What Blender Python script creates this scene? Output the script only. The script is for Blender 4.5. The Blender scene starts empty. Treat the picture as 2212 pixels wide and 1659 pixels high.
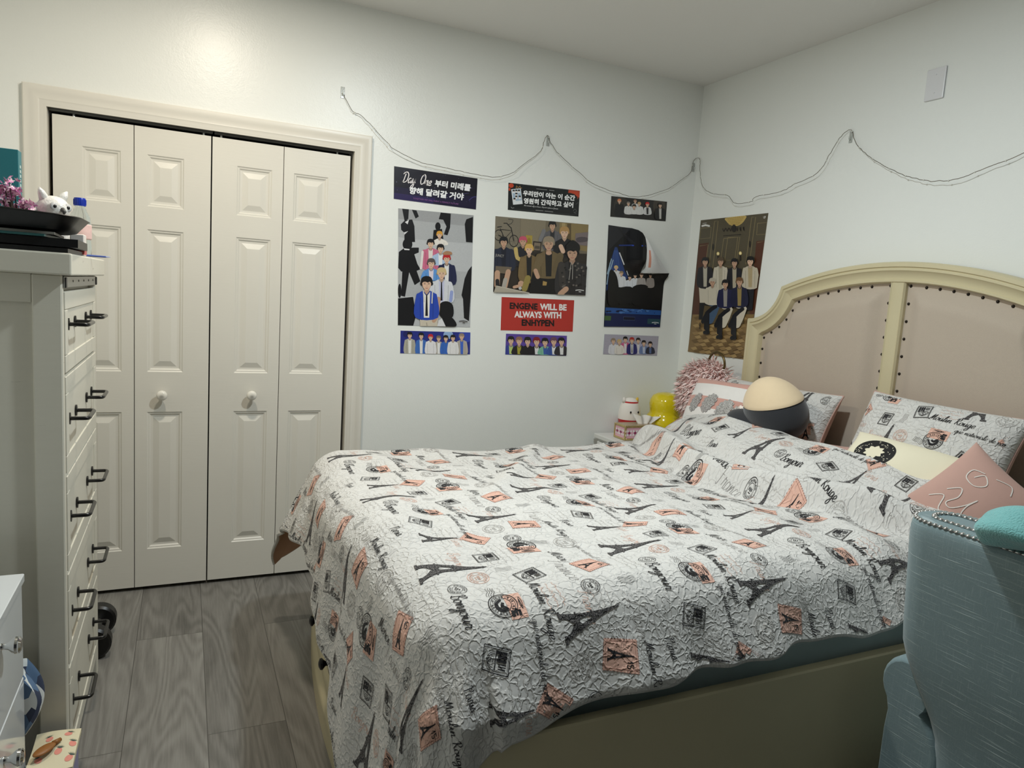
import bpy, bmesh, math, random
import numpy as np
from mathutils import Vector, Matrix, Euler
random.seed(7)
rng = np.random.RandomState(11)
scene = bpy.context.scene
COL = scene.collection
PI = math.pi

# ------------------------------------------------------------------ camera
cam_d = bpy.data.cameras.new('camera')
cam = bpy.data.objects.new('camera', cam_d)
COL.objects.link(cam)
cam.location = (-2.68826, -3.39694, 1.41672)
cam.rotation_euler = (1.44788139, -0.06473, -0.43141635)
cam_d.sensor_fit = 'HORIZONTAL'
cam_d.sensor_width = 36.0
cam_d.lens = 1519.06 / 2212 * 36.0
cam_d.clip_start = 0.02
scene.camera = cam

# ------------------------------------------------------------------ world, lights, exposure
w = bpy.data.worlds.new('world'); scene.world = w
w.use_nodes = True
w.node_tree.nodes['Background'].inputs[0].default_value = (0.9, 0.95, 1.0, 1)
w.node_tree.nodes['Background'].inputs[1].default_value = 0.02
scene.view_settings.view_transform = 'Standard'
scene.view_settings.look = 'None'
scene.view_settings.gamma = 1.0
scene.view_settings.use_curve_mapping = False
scene.view_settings.exposure = 0.0

def ceiling_lamp(name, loc, power, color, size=0.13, spread=180):
    l = bpy.data.lights.new(name, 'AREA')
    l.shape = 'DISK'; l.size = size; l.energy = power; l.color = color
    l.spread = math.radians(spread)
    o = bpy.data.objects.new(name, l); COL.objects.link(o)
    o.location = loc
    return o
ceiling_lamp('recessed_lamp_warm', (-2.55, -0.95, 2.672), 15.5, (1.0, 0.90, 0.75))
ceiling_lamp('recessed_lamp_white', (-1.64, -1.72, 2.672), 31, (0.88, 0.97, 1.0))

# ------------------------------------------------------------------ helpers
def lin(c):
    out = []
    for v in c[:3]:
        v = v / 255.0
        out.append(v / 12.92 if v <= 0.04045 else ((v + 0.055) / 1.055) ** 2.4)
    return tuple(out)

def newmat(name):
    m = bpy.data.materials.new(name); m.use_nodes = True
    nt = m.node_tree
    return m, nt, nt.nodes['Principled BSDF']

def N(nt, t, **kw):
    n = nt.nodes.new(t)
    for k, v in kw.items():
        if k in n.inputs: n.inputs[k].default_value = v
        else: setattr(n, k, v)
    return n

def mat(name, c, rough=0.5, metal=0.0, var=0.06, scale=6.0, bump=0.0, bscale=80.0, coat=0.0,
        stretch=(1, 1, 1), sheen=0.0, spec=0.5, trans=0.0, ior=1.45):
    """plain procedural surface: colour with slight noise variation, optional fine bump"""
    m, nt, b = newmat(name)
    L = lin(c)
    tc = N(nt, 'ShaderNodeTexCoord'); mp = N(nt, 'ShaderNodeMapping')
    mp.inputs['Scale'].default_value = stretch
    nt.links.new(tc.outputs['Object'], mp.inputs[0])
    nz = N(nt, 'ShaderNodeTexNoise', Scale=scale, Detail=4.0)
    nt.links.new(mp.outputs[0], nz.inputs['Vector'])
    mx = N(nt, 'ShaderNodeMix', data_type='RGBA')
    mx.inputs[6].default_value = tuple(v * (1 - var) for v in L) + (1,)
    mx.inputs[7].default_value = tuple(min(1, v * (1 + var)) for v in L) + (1,)
    nt.links.new(nz.outputs['Fac'], mx.inputs[0])
    nt.links.new(mx.outputs[2], b.inputs['Base Color'])
    b.inputs['Roughness'].default_value = rough
    b.inputs['Metallic'].default_value = metal
    b.inputs['Coat Weight'].default_value = coat
    b.inputs['Coat Roughness'].default_value = 0.08
    b.inputs['Sheen Weight'].default_value = sheen
    b.inputs['Specular IOR Level'].default_value = spec
    b.inputs['Transmission Weight'].default_value = trans
    b.inputs['IOR'].default_value = ior
    if bump > 0:
        n2 = N(nt, 'ShaderNodeTexNoise', Scale=bscale, Detail=3.0)
        nt.links.new(mp.outputs[0], n2.inputs['Vector'])
        bp = N(nt, 'ShaderNodeBump', Strength=bump, Distance=0.004)
        nt.links.new(n2.outputs['Fac'], bp.inputs['Height'])
        nt.links.new(bp.outputs[0], b.inputs['Normal'])
    return m

def smooth01(t):
    t = np.clip(t, 0, 1); return t * t * (3 - 2 * t)

def catmull(pts, n=6, closed=False):
    P = [np.array(q, float) for q in pts]
    if len(P) < 3: return [tuple(q) for q in P]
    out = []
    m = len(P)
    rngk = range(m) if closed else range(m - 1)
    for i in rngk:
        if closed: a, b, c, d = P[(i - 1) % m], P[i], P[(i + 1) % m], P[(i + 2) % m]
        else: a, b, c, d = P[max(i - 1, 0)], P[i], P[i + 1], P[min(i + 2, m - 1)]
        for k in range(n):
            t = k / n
            out.append(tuple(0.5 * (2 * b + (c - a) * t + (2 * a - 5 * b + 4 * c - d) * t * t + (3 * b - a - 3 * c + d) * t ** 3)))
    if not closed: out.append(tuple(P[-1]))
    return out

class MB:
    """collects geometry in room coordinates and links it as one mesh object"""
    def __init__(s): s.v = []; s.f = []; s.m = []; s.c = []; s.uv = []
    def add(s, verts, faces, mi=0, col=None, uv=None):
        o = len(s.v)
        s.v.extend([tuple(map(float, q)) for q in verts])
        s.uv.extend([tuple(q) for q in uv] if uv is not None else [(0, 0)] * len(verts))
        for f in faces:
            s.f.append(tuple(o + i for i in f)); s.m.append(mi); s.c.append(col)
        return s
    def box(s, x0, x1, y0, y1, z0, z1, bev=0.003, mi=0, seg=1):
        if x0 > x1: x0, x1 = x1, x0
        if y0 > y1: y0, y1 = y1, y0
        if z0 > z1: z0, z1 = z1, z0
        bm = bmesh.new()
        bmesh.ops.create_cube(bm, size=1.0)
        for q in bm.verts:
            q.co = ((x0 + x1) / 2 + q.co.x * (x1 - x0), (y0 + y1) / 2 + q.co.y * (y1 - y0), (z0 + z1) / 2 + q.co.z * (z1 - z0))
        b = min(bev, 0.45 * min(x1 - x0, y1 - y0, z1 - z0))
        if b > 0:
            bmesh.ops.bevel(bm, geom=bm.edges[:], offset=b, segments=seg, affect='EDGES', profile=0.5)
        s.bm(bm, mi)
        return s
    def bm(s, bm, mi=0):
        bm.verts.index_update()
        s.add([tuple(q.co) for q in bm.verts], [[q.index for q in f.verts] for f in bm.faces], mi)
        bm.free(); return s
    def tube(s, pts, r, n=8, mi=0, cap=True, closed=False):
        P = [Vector(q) for q in pts]; m = len(P)
        rad = r if hasattr(r, '__len__') else [r] * m
        V = []; F = []
        prev = None
        for i in range(m):
            if closed: t = P[(i + 1) % m] - P[i - 1]
            else: t = P[min(i + 1, m - 1)] - P[max(i - 1, 0)]
            if t.length < 1e-9: t = Vector((0, 0, 1))
            t.normalize()
            if prev is None:
                a = Vector((0, 0, 1)) if abs(t.z) < 0.9 else Vector((1, 0, 0))
                u = t.cross(a).normalized()
            else:
                u = (prev - t * prev.dot(t))
                u = u.normalized() if u.length > 1e-6 else t.orthogonal().normalized()
            prev = u
            vv = t.cross(u)
            for k in range(n):
                a = 2 * PI * k / n
                V.append(P[i] + (u * math.cos(a) + vv * math.sin(a)) * rad[i])
        for i in range(m if closed else m - 1):
            j = (i + 1) % m
            for k in range(n):
                F.append((i * n + k, i * n + (k + 1) % n, j * n + (k + 1) % n, j * n + k))
        if cap and not closed:
            F.append(tuple(range(n - 1, -1, -1))); F.append(tuple((m - 1) * n + k for k in range(n)))
        return s.add(V, F, mi)
    def lathe(s, prof, center=(0, 0, 0), axis='z', n=24, mi=0, sx=1.0, sy=1.0):
        V = []; F = []
        for (r, h) in prof:
            for k in range(n):
                a = 2 * PI * k / n
                p, q = r * math.cos(a) * sx, r * math.sin(a) * sy
                if axis == 'z': c = (p, q, h)
                elif axis == 'x': c = (h, p, q)
                else: c = (q, h, p)
                V.append((center[0] + c[0], center[1] + c[1], center[2] + c[2]))
        for i in range(len(prof) - 1):
            for k in range(n):
                F.append((i * n + k, i * n + (k + 1) % n, (i + 1) * n + (k + 1) % n, (i + 1) * n + k))
        F.append(tuple(range(n - 1, -1, -1))); F.append(tuple((len(prof) - 1) * n + k for k in range(n)))
        return s.add(V, F, mi)
    def ellipsoid(s, c, r, mi=0, n=20, m=12, rot=None, f=None):
        V = []; F = []
        M = Euler(rot).to_matrix() if rot else None
        for i in range(m + 1):
            th = PI * i / m
            for k in range(n):
                a = 2 * PI * k / n
                d = np.array((math.sin(th) * math.cos(a), math.sin(th) * math.sin(a), math.cos(th)))
                q = d * np.array(r)
                if f: q = q * f(d)
                q = Vector(q)
                if M: q = M @ q
                V.append((c[0] + q[0], c[1] + q[1], c[2] + q[2]))
        for i in range(m):
            for k in range(n):
                F.append((i * n + k, (i + 1) * n + k, (i + 1) * n + (k + 1) % n, i * n + (k + 1) % n))
        return s.add(V, F, mi)
    def grid(s, P, mi=0, uv=None, flip=False, mif=None, closed_u=False):
        """P: array (a,b,3)"""
        a, b = P.shape[:2]
        V = P.reshape(-1, 3)
        o = len(s.v)
        s.v.extend(map(tuple, V.tolist()))
        s.uv.extend(map(tuple, uv.reshape(-1, 2).tolist()) if uv is not None else [(0, 0)] * len(V))
        for i in range(a if closed_u else a - 1):
            for j in range(b - 1):
                i2 = (i + 1) % a
                q = (o + i * b + j, o + i2 * b + j, o + i2 * b + j + 1, o + i * b + j + 1)
                s.f.append(q[::-1] if flip else q)
                s.m.append(mif(i, j) if mif else mi); s.c.append(None)
        return s
    def build(s, name, mats, parent=None, smooth=False, origin=None, angle=None):
        if not isinstance(mats, (list, tuple)): mats = [mats]
        root = parent
        while root is not None and root.parent is not None: root = root.parent
        if origin is None:
            if root is not None: origin = tuple(root.location)
            else:
                A = np.array(s.v); lo = A.min(0); hi = A.max(0)
                origin = ((lo[0] + hi[0]) / 2, (lo[1] + hi[1]) / 2, lo[2])
        A = np.array(s.v) - np.array(origin)
        me = bpy.data.meshes.new(name)
        me.from_pydata(A.tolist(), [], s.f)
        for q in mats: me.materials.append(q)
        me.polygons.foreach_set('material_index', s.m)
        if any(u != (0, 0) for u in s.uv):
            ul = me.uv_layers.new(name='UVMap')
            li = np.empty(len(me.loops), dtype=np.int32); me.loops.foreach_get('vertex_index', li)
            ul.data.foreach_set('uv', np.array(s.uv, dtype=np.float32)[li].ravel())
        if any(c is not None for c in s.c):
            at = me.color_attributes.new('Col', 'FLOAT_COLOR', 'CORNER')
            buf = []
            for f, c in zip(s.f, s.c):
                buf.extend((list((c or (1, 1, 1))[:3]) + [1.0]) * len(f))
            at.data.foreach_set('color', buf)
        if smooth: me.polygons.foreach_set('use_smooth', [True] * len(s.f))
        me.update()
        if angle is not None:
            me.polygons.foreach_set('use_smooth', [True] * len(s.f))
            try: me.set_sharp_from_angle(angle=math.radians(angle))
            except Exception: pass
        o = bpy.data.objects.new(name, me)
        COL.objects.link(o)
        if parent is not None: o.parent = parent
        else: o.location = origin
        return o

def thing(name, label, cat, loc, group=None):
    o = bpy.data.objects.new(name, None); COL.objects.link(o)
    o.empty_display_size = 0.05
    o.location = loc; o['label'] = label; o['category'] = cat
    if group: o['group'] = group
    return o
def tag(o, label, cat, group=None):
    o['label'] = label; o['category'] = cat
    if group: o['group'] = group
    return o
def struct(name, mb, mats, **kw):
    o = mb.build(name, mats, **kw); o['kind'] = 'structure'; return o
def put_copy(o, loc, parent=None):
    c = o.copy(); COL.objects.link(c); c.location = loc
    if parent is not None: c.parent = parent
    return c
# ------------------------------------------------------------------ setting materials
def wall_paint(name, c, rough=0.33):
    m, nt, b = newmat(name)
    tc = N(nt, 'ShaderNodeTexCoord')
    nz = N(nt, 'ShaderNodeTexNoise', Scale=1.3, Detail=2.0)
    nt.links.new(tc.outputs['Object'], nz.inputs['Vector'])
    L = lin(c)
    mx = N(nt, 'ShaderNodeMix', data_type='RGBA')
    mx.inputs[6].default_value = tuple(v * .98 for v in L) + (1,); mx.inputs[7].default_value = tuple(v * 1.01 for v in L) + (1,)
    nt.links.new(nz.outputs['Fac'], mx.inputs[0]); nt.links.new(mx.outputs[2], b.inputs['Base Color'])
    b.inputs['Roughness'].default_value = rough
    n2 = N(nt, 'ShaderNodeTexNoise', Scale=140.0, Detail=3.0, Roughness=0.6)
    n3 = N(nt, 'ShaderNodeTexNoise', Scale=38.0, Detail=2.0)
    nt.links.new(tc.outputs['Object'], n2.inputs['Vector']); nt.links.new(tc.outputs['Object'], n3.inputs['Vector'])
    ad = N(nt, 'ShaderNodeMath', operation='ADD')
    nt.links.new(n2.outputs['Fac'], ad.inputs[0]); nt.links.new(n3.outputs['Fac'], ad.inputs[1])
    bp = N(nt, 'ShaderNodeBump', Strength=0.16, Distance=0.003)
    nt.links.new(ad.outputs[0], bp.inputs['Height']); nt.links.new(bp.outputs[0], b.inputs['Normal'])
    return m
M_wall = wall_paint('white_wall_paint', (239, 241, 237))
M_ceil = wall_paint('ceiling_paint', (236, 235, 231), 0.8)
M_trim = mat('white_trim_paint', (228, 224, 214), 0.32, var=0.02)
M_dark = mat('closet_dark', (28, 27, 25), 0.9)
M_track = mat('grey_track_metal', (120, 120, 118), 0.4, 0.7)

def floor_material():
    m, nt, b = newmat('grey_vinyl_planks')
    tc = N(nt, 'ShaderNodeTexCoord')
    sp = N(nt, 'ShaderNodeSeparateXYZ'); nt.links.new(tc.outputs['Object'], sp.inputs[0])
    # plank layout: brick texture, long axis along room depth
    cb = N(nt, 'ShaderNodeCombineXYZ')
    nt.links.new(sp.outputs['Y'], cb.inputs[0]); nt.links.new(sp.outputs['X'], cb.inputs[1])
    off = N(nt, 'ShaderNodeVectorMath', operation='ADD'); off.inputs[1].default_value = (10.23, 10.135, 0)
    nt.links.new(cb.outputs[0], off.inputs[0])
    br = N(nt, 'ShaderNodeTexBrick')
    br.offset = 0.58; br.offset_frequency = 2
    for k, v in (('Scale', 1.0), ('Mortar Size', 0.0012), ('Mortar Smooth', 0.2), ('Bias', 0.0), ('Brick Width', 1.22), ('Row Height', 0.235)):
        br.inputs[k].default_value = v
    br.inputs['Color1'].default_value = (0, 0, 0, 1); br.inputs['Color2'].default_value = (1, 1, 1, 1); br.inputs['Mortar'].default_value = (0.5, 0.5, 0.5, 1)
    nt.links.new(off.outputs[0], br.inputs['Vector'])
    # per-plank shift of the grain
    sh = N(nt, 'ShaderNodeVectorMath', operation='MULTIPLY'); sh.inputs[1].default_value = (3.7, 9.1, 5.3)
    nt.links.new(br.outputs['Color'], sh.inputs[0])
    mp = N(nt, 'ShaderNodeMapping'); mp.inputs['Scale'].default_value = (7.0, 0.9, 1.0)
    nt.links.new(tc.outputs['Object'], mp.inputs[0])
    ad = N(nt, 'ShaderNodeVectorMath', operation='ADD')
    nt.links.new(mp.outputs[0], ad.inputs[0]); nt.links.new(sh.outputs[0], ad.inputs[1])
    # cathedral grain: contour lines of a soft noise
    n1 = N(nt, 'ShaderNodeTexNoise', Scale=1.0, Detail=1.5, Roughness=0.4, Distortion=0.5)
    nt.links.new(ad.outputs[0], n1.inputs['Vector'])
    mu = N(nt, 'ShaderNodeMath', operation='MULTIPLY'); mu.inputs[1].default_value = 95.0
    nt.links.new(n1.outputs['Fac'], mu.inputs[0])
    sn = N(nt, 'ShaderNodeMath', operation='SINE'); nt.links.new(mu.outputs[0], sn.inputs[0])
    # fine fibres
    mp2 = N(nt, 'ShaderNodeMapping'); mp2.inputs['Scale'].default_value = (160.0, 7.0, 1.0)
    nt.links.new(tc.outputs['Object'], mp2.inputs[0])
    n2 = N(nt, 'ShaderNodeTexNoise', Scale=1.0, Detail=4.0, Roughness=0.65)
    nt.links.new(mp2.outputs[0], n2.inputs['Vector'])
    n3 = N(nt, 'ShaderNodeTexNoise', Scale=1.3, Detail=3.0); nt.links.new(ad.outputs[0], n3.inputs['Vector'])
    s1 = N(nt, 'ShaderNodeMath', operation='MULTIPLY_ADD'); s1.inputs[1].default_value = 0.062; s1.inputs[2].default_value = 0.07
    nt.links.new(sn.outputs[0], s1.inputs[0])
    s2 = N(nt, 'ShaderNodeMath', operation='MULTIPLY_ADD'); s2.inputs[1].default_value = 0.36
    nt.links.new(n2.outputs['Fac'], s2.inputs[0]); nt.links.new(s1.outputs[0], s2.inputs[2])
    s3 = N(nt, 'ShaderNodeMath', operation='MULTIPLY_ADD'); s3.inputs[1].default_value = 0.38
    nt.links.new(n3.outputs['Fac'], s3.inputs[0]); nt.links.new(s2.outputs[0], s3.inputs[2])
    sb = N(nt, 'ShaderNodeSeparateColor'); nt.links.new(br.outputs['Color'], sb.inputs[0])
    s4 = N(nt, 'ShaderNodeMath', operation='MULTIPLY_ADD'); s4.inputs[1].default_value = 0.10
    nt.links.new(sb.outputs[0], s4.inputs[0]); nt.links.new(s3.outputs[0], s4.inputs[2])
    rp = N(nt, 'ShaderNodeValToRGB')
    e = rp.color_ramp.elements
    e[0].position = 0.27; e[0].color = lin((88, 86, 81)) + (1,)
    e[1].position = 0.74; e[1].color = lin((150, 148, 142)) + (1,)
    q = e.new(0.50); q.color = lin((124, 121, 116)) + (1,)
    nt.links.new(s4.outputs[0], rp.inputs[0])
    mx = N(nt, 'ShaderNodeMix', data_type='RGBA'); mx.inputs[7].default_value = lin((70, 68, 64)) + (1,)
    nt.links.new(br.outputs['Fac'], mx.inputs[0]); nt.links.new(rp.outputs[0], mx.inputs[6])
    nt.links.new(mx.outputs[2], b.inputs['Base Color'])
    b.inputs['Roughness'].default_value = 0.42
    bp = N(nt, 'ShaderNodeBump', Strength=0.15, Distance=0.002)
    nt.links.new(s2.outputs[0], bp.inputs['Height']); nt.links.new(bp.outputs[0], b.inputs['Normal'])
    return m
M_floor = floor_material()

H = 2.684; XL = -3.52; YF = -4.4
OX0, OX1, OZ = -3.19, -1.975, 2.06            # closet opening
T = 0.12
struct('floor', MB().box(XL - T, 0.12, YF - T, 0.75, -0.05, 0.0, 0), M_floor, origin=(0, 0, 0))
struct('ceiling', MB().box(XL - T, 0.12, YF - T, 0.75, H, H + 0.06, 0), M_ceil, origin=(0, 0, 0))
mb = MB()
mb.box(XL - T, OX0, 0, T, 0, H, 0); mb.box(OX1, 0.12, 0, T, 0, H, 0); mb.box(OX0, OX1, 0, T, OZ, H, 0)
struct('wall_back', mb, M_wall, origin=(0, 0, 0))
struct('wall_right', MB().box(0, T, YF - T, 0, 0, H, 0), M_wall, origin=(0, 0, 0))
struct('wall_left', MB().box(XL - T, XL, YF - T, 0, 0, H, 0), M_wall, origin=(0, 0, 0))
# closet interior
mb = MB()
mb.box(OX0 - .12, OX1 + .12, 0.70, 0.74, 0, H, 0); mb.box(OX0 - .14, OX0 - .1, T, .72, 0, H, 0); mb.box(OX1 + .1, OX1 + .14, T, .72, 0, H, 0)
mb.box(OX0 - .12, OX1 + .12, T, .72, OZ + .12, OZ + .16, 0)
struct('wall_closet', mb, M_dark, origin=(0, 0, 0))

# door casing: moulded profile mitred round the opening
def casing():
    prof = [(0.0, 0.0), (0.0, 0.017), (0.004, 0.020), (0.012, 0.021), (0.022, 0.019), (0.030, 0.0145), (0.044, 0.0125), (0.052, 0.0145), (0.058, 0.012), (0.066, 0.0115), (0.070, 0.0095), (0.078, 0.0085), (0.078, 0.0)]
    out = [(OX0 - .075, 0.0), (OX0 - .075, 2.118), (OX1 + .075, 2.118), (OX1 + .075, 0.0)]
    sx = [1, 1, -1, -1]
    P = np.zeros((4, len(prof), 3))
    for i, (x, z) in enumerate(out):
        for j, (d, h) in enumerate(prof):
            P[i, j] = (x + sx[i] * d, -h, z - (d if i in (1, 2) else 0))
    return MB().grid(P, flip=True)
struct('trim_1', casing(), M_trim, origin=(0, 0, 0), angle=25)
# jamb lining
mb = MB()
mb.box(OX0, OX0 + .004, 0.0, T, 0, OZ, 0); mb.box(OX1 - .004, OX1, 0, T, 0, OZ, 0); mb.box(OX0, OX1, 0, T, OZ - .004, OZ, 0)
struct('trim_2', mb, M_trim, origin=(0, 0, 0))
# overhead bifold track
mb = MB()
for a, b_ in ((OX0 + .006, -2.585), (-2.578, OX1 - .006)):
    mb.box(a, b_, 0.018, 0.024, OZ - .026, OZ - .006, .001); mb.box(a, b_, 0.05, 0.056, OZ - .026, OZ - .006, .001)
    mb.box(a, b_, 0.018, 0.056, OZ - .008, OZ - .004, 0)
    mb.box(a, b_, 0.018, 0.022, OZ - .028, OZ - .024, 0.001)
t_ = thing('closet_track', 'grey metal sliding track along the top of the closet opening', 'track', (-2.58, 0.04, OZ - .03))
mb.build('rail', M_track, t_)
M_pin = mat('pin_steel', (200, 200, 198), .3, .8)
for x in (-3.10, -2.62, -2.55, -2.05):
    MB().tube([(x, .037, OZ - .05), (x, .037, OZ - .01)], .005, 8).build('pivot_pin', M_pin, t_)

# bifold leaves: three raised panels each
def door_material():
    m, nt, b = newmat('white_moulded_door')
    b.inputs['Base Color'].default_value = lin((226, 222, 212)) + (1,)
    b.inputs['Roughness'].default_value = 0.36
    tc = N(nt, 'ShaderNodeTexCoord')
    mp = N(nt, 'ShaderNodeMapping'); mp.inputs['Scale'].default_value = (10, 10, 140)
    nt.links.new(tc.outputs['Object'], mp.inputs[0])
    n = N(nt, 'ShaderNodeTexNoise', Scale=1.0, Detail=4.0, Roughness=.6, Distortion=.6)
    nt.links.new(mp.outputs[0], n.inputs['Vector'])
    n2 = N(nt, 'ShaderNodeTexNoise', Scale=3.0, Detail=1.0); nt.links.new(tc.outputs['Object'], n2.inputs['Vector'])
    mx = N(nt, 'ShaderNodeMix', data_type='RGBA')
    mx.inputs[6].default_value = lin((222, 218, 208)) + (1,); mx.inputs[7].default_value = lin((229, 226, 216)) + (1,)
    nt.links.new(n2.outputs['Fac'], mx.inputs[0]); nt.links.new(mx.outputs[2], b.inputs['Base Color'])
    bp = N(nt, 'ShaderNodeBump', Strength=0.22, Distance=0.0012)
    nt.links.new(n.outputs['Fac'], bp.inputs['Height']); nt.links.new(bp.outputs[0], b.inputs['Normal'])
    return m
M_door = door_material()
M_knob = mat('white_ceramic', (238, 234, 224), 0.12, var=.01, coat=.6)

def leaf(x0, x1, px0, px1, z0=0.018, z1=2.020, yf=0.016, th=0.034):
    zs = [(0.192, 0.816), (0.993, 1.602), (1.698, 1.910)]
    mb = MB()
    xs = [x0, px0, px1, x1]
    zc = [z0] + [q for a in zs for q in a] + [z1]
    def loop(a, b, c, d, y): return [(a, y, c), (b, y, c), (b, y, d), (a, y, d)]
    for i in range(3):
        for k in range(len(zc) - 1):
            a, b, c, d = xs[i], xs[i + 1], zc[k], zc[k + 1]
            if i == 1 and k % 2 == 1:
                prof = [(0, 0), (.005, .004), (.009, .004), (.015, .009), (.021, .0095), (.024, .0095), (.046, .002), (.048, .0015)]
                V = []
                for (o, dep) in prof: V += loop(a + o, b - o, c + o, d - o, yf + dep)
                F = []
                for q in range(len(prof) - 1):
                    for s in range(4):
                        F.append((q * 4 + s, q * 4 + (s + 1) % 4, (q + 1) * 4 + (s + 1) % 4, (q + 1) * 4 + s))
                e = (len(prof) - 1) * 4
                F.append((e, e + 1, e + 2, e + 3))
                mb.add(V, F)
            else:
                mb.add(loop(a, b, c, d, yf), [(0, 1, 2, 3)])
    # edges and back
    mb.add([(x0, yf, z0), (x1, yf, z0), (x1, yf, z1), (x0, yf, z1), (x0, yf + th, z0), (x1, yf + th, z0), (x1, yf + th, z1), (x0, yf + th, z1)],
           [(1, 0, 4, 5), (2, 1, 5, 6), (3, 2, 6, 7), (0, 3, 7, 4), (4, 7, 6, 5)])
    return mb
leaves = [(-3.172, -2.8865, -3.071, -2.933), (-2.8835, -2.591, -2.836, -2.696), (-2.5855, -2.2905, -2.485, -2.338), (-2.2875, -1.992, -2.244, -2.090)]
for i, L in enumerate(leaves):
    d = struct('door_%d' % (i + 1), leaf(*L), M_door, origin=((L[0] + L[1]) / 2, 0.02, 0))
    if i in (1, 2):
        kx = -2.777 if i == 1 else -2.409
        kb = MB().lathe([(.0, .018), (.009, .018), (.009, .0), (.010, -.006), (.019, -.012), (.0225, -.020), (.021, -.028), (.014, -.034), (.0, -.036)], (kx, 0, .894), 'y', 28)
        kb.build('door_handle', M_knob, d, smooth=True)

# blank white plate on the right wall
M_plate = mat('white_plastic', (226, 226, 228), .3, var=.01)
t_ = thing('wall_plate', 'blank white rectangular cover plate high on the right wall', 'wall plate', (0, -1.434, 2.36))
MB().box(-.008, -.0002, -1.474, -1.394, 2.299, 2.421, .004, seg=2).build('plate', M_plate, t_)
for z in (2.325, 2.395):
    MB().lathe([(.0, 0), (.0035, 0), (.003, -.0012), (0, -.0014)], (-.008, -1.434, z), 'x', 12).build('screw', M_plate, t_)
# ------------------------------------------------------------------ bed
M_cream = mat('antique_cream_paint', (208, 197, 162), 0.45, var=0.07, scale=3.0, bump=0.08, bscale=60)
M_uph = mat('taupe_upholstery', (190, 176, 160), 0.85, var=0.05, scale=260, bump=0.25, bscale=500, sheen=.2)
M_nail = mat('dark_bronze_nail', (44, 38, 33), 0.3, 0.7)
M_blackiron = mat('black_knob', (22, 21, 20), 0.3, 0.3)
YC, HW = -1.42, 0.80
bed = thing('bed', 'cream bed with arched upholstered headboard and nailhead trim', 'bed', (-1.15, YC, 0.0))

def hb_outline():
    L = [(HW, 0.12), (HW, 1.388)]
    for k in range(1, 13):
        a = math.radians(80) * k / 12
        L.append((HW - .205 * math.sin(a), 1.388 + .20 * (1 - math.cos(a))))
    d1, z1 = L[-1]
    for k in range(1, 21):
        d = d1 * (1 - k / 20)
        L.append((d, z1 + (1.660 - z1) * (1 - (d / d1) ** 2)))
    full = [(YC + d, z) for d, z in L] + [(YC - d, z) for d, z in L[-2::-1]]
    return full            # from far side up, over, down on near side
def offset_line(L, off):
    P = [np.array(q) for q in L]; out = []
    for i, q in enumerate(P):
        ns = []
        for a, b in ((i - 1, i), (i, i + 1)):
            if a < 0 or b >= len(P): continue
            t = P[b] - P[a]; t = t / np.linalg.norm(t)
            ns.append(np.array((t[1], -t[0])) * -1)
        n = sum(ns) / len(ns); n = n / np.dot(n, n) if np.dot(n, n) > .2 else n
        out.append(q + n * off)
    if abs(off) > .02:
        # where the inner line would cross itself in a corner, hold the nearest sound point
        a_ = np.array(P[:-1]); b_ = np.array(P[1:]); ok = []
        for q in out:
            t = np.clip(((q - a_) * (b_ - a_)).sum(1) / ((b_ - a_) ** 2).sum(1), 0, 1)
            ok.append(np.min(np.linalg.norm(a_ + (b_ - a_) * t[:, None] - q, axis=1)) > abs(off) * .985)
        good = [i for i, k in enumerate(ok) if k]
        out = [q if ok[i] else out[min(good, key=lambda g: abs(g - i))] for i, q in enumerate(out)]
    return out
HB = hb_outline()
_o = offset_line(HB, 0.05)
SGN = 1.0 if abs(_o[0][0] - YC) < HW else -1.0
prof = [(0, -.012), (0, -.072), (.006, -.082), (.020, -.083), (.024, -.077), (.028, -.080), (.035, -.080), (.039, -.075), (.060, -.063), (.069, -.063), (.073, -.070), (.080, -.070), (.084, -.060), (.086, -.040)]
P = np.zeros((len(HB), len(prof), 3))
for j, (d, x) in enumerate(prof):
    for i, q in enumerate(offset_line(HB, SGN * d)):
        P[i, j] = (x, q[0], q[1])
mb = MB().grid(P)
# back board and middle stile
inner = offset_line(HB, SGN * .084)
iy = np.array([q[0] for q in inner]); iz = np.array([q[1] for q in inner])
o_ = np.argsort(iy[1:-1]); ity, itz = iy[1:-1][o_], iz[1:-1][o_]
def hb_top(y): return np.interp(y, ity, itz)
n_ = len(HB)
mb.add([(-.014, q[0], q[1]) for q in HB], [tuple(range(n_))])
mb.add([(-.040, q[0], q[1]) for q in inner], [tuple(range(n_))])
zt = 1.58
for (a, b, x) in ((.030, .022, -.066), (.022, .0, -.064)):
    pass
sp = [(.034, -.045), (.034, -.060), (.029, -.068), (.024, -.064), (.021, -.0655), (-.021, -.0655), (-.024, -.064), (-.029, -.068), (-.034, -.060), (-.034, -.045)]
P = np.zeros((2, len(sp), 3))
for j, (d, x) in enumerate(sp):
    P[0, j] = (x, YC - .01 + d, .5); P[1, j] = (x, YC - .01 + d, float(hb_top(YC)) + .01)
mb.grid(P, flip=True)
mb.build('headboard_frame', M_cream, bed, angle=30)

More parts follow.
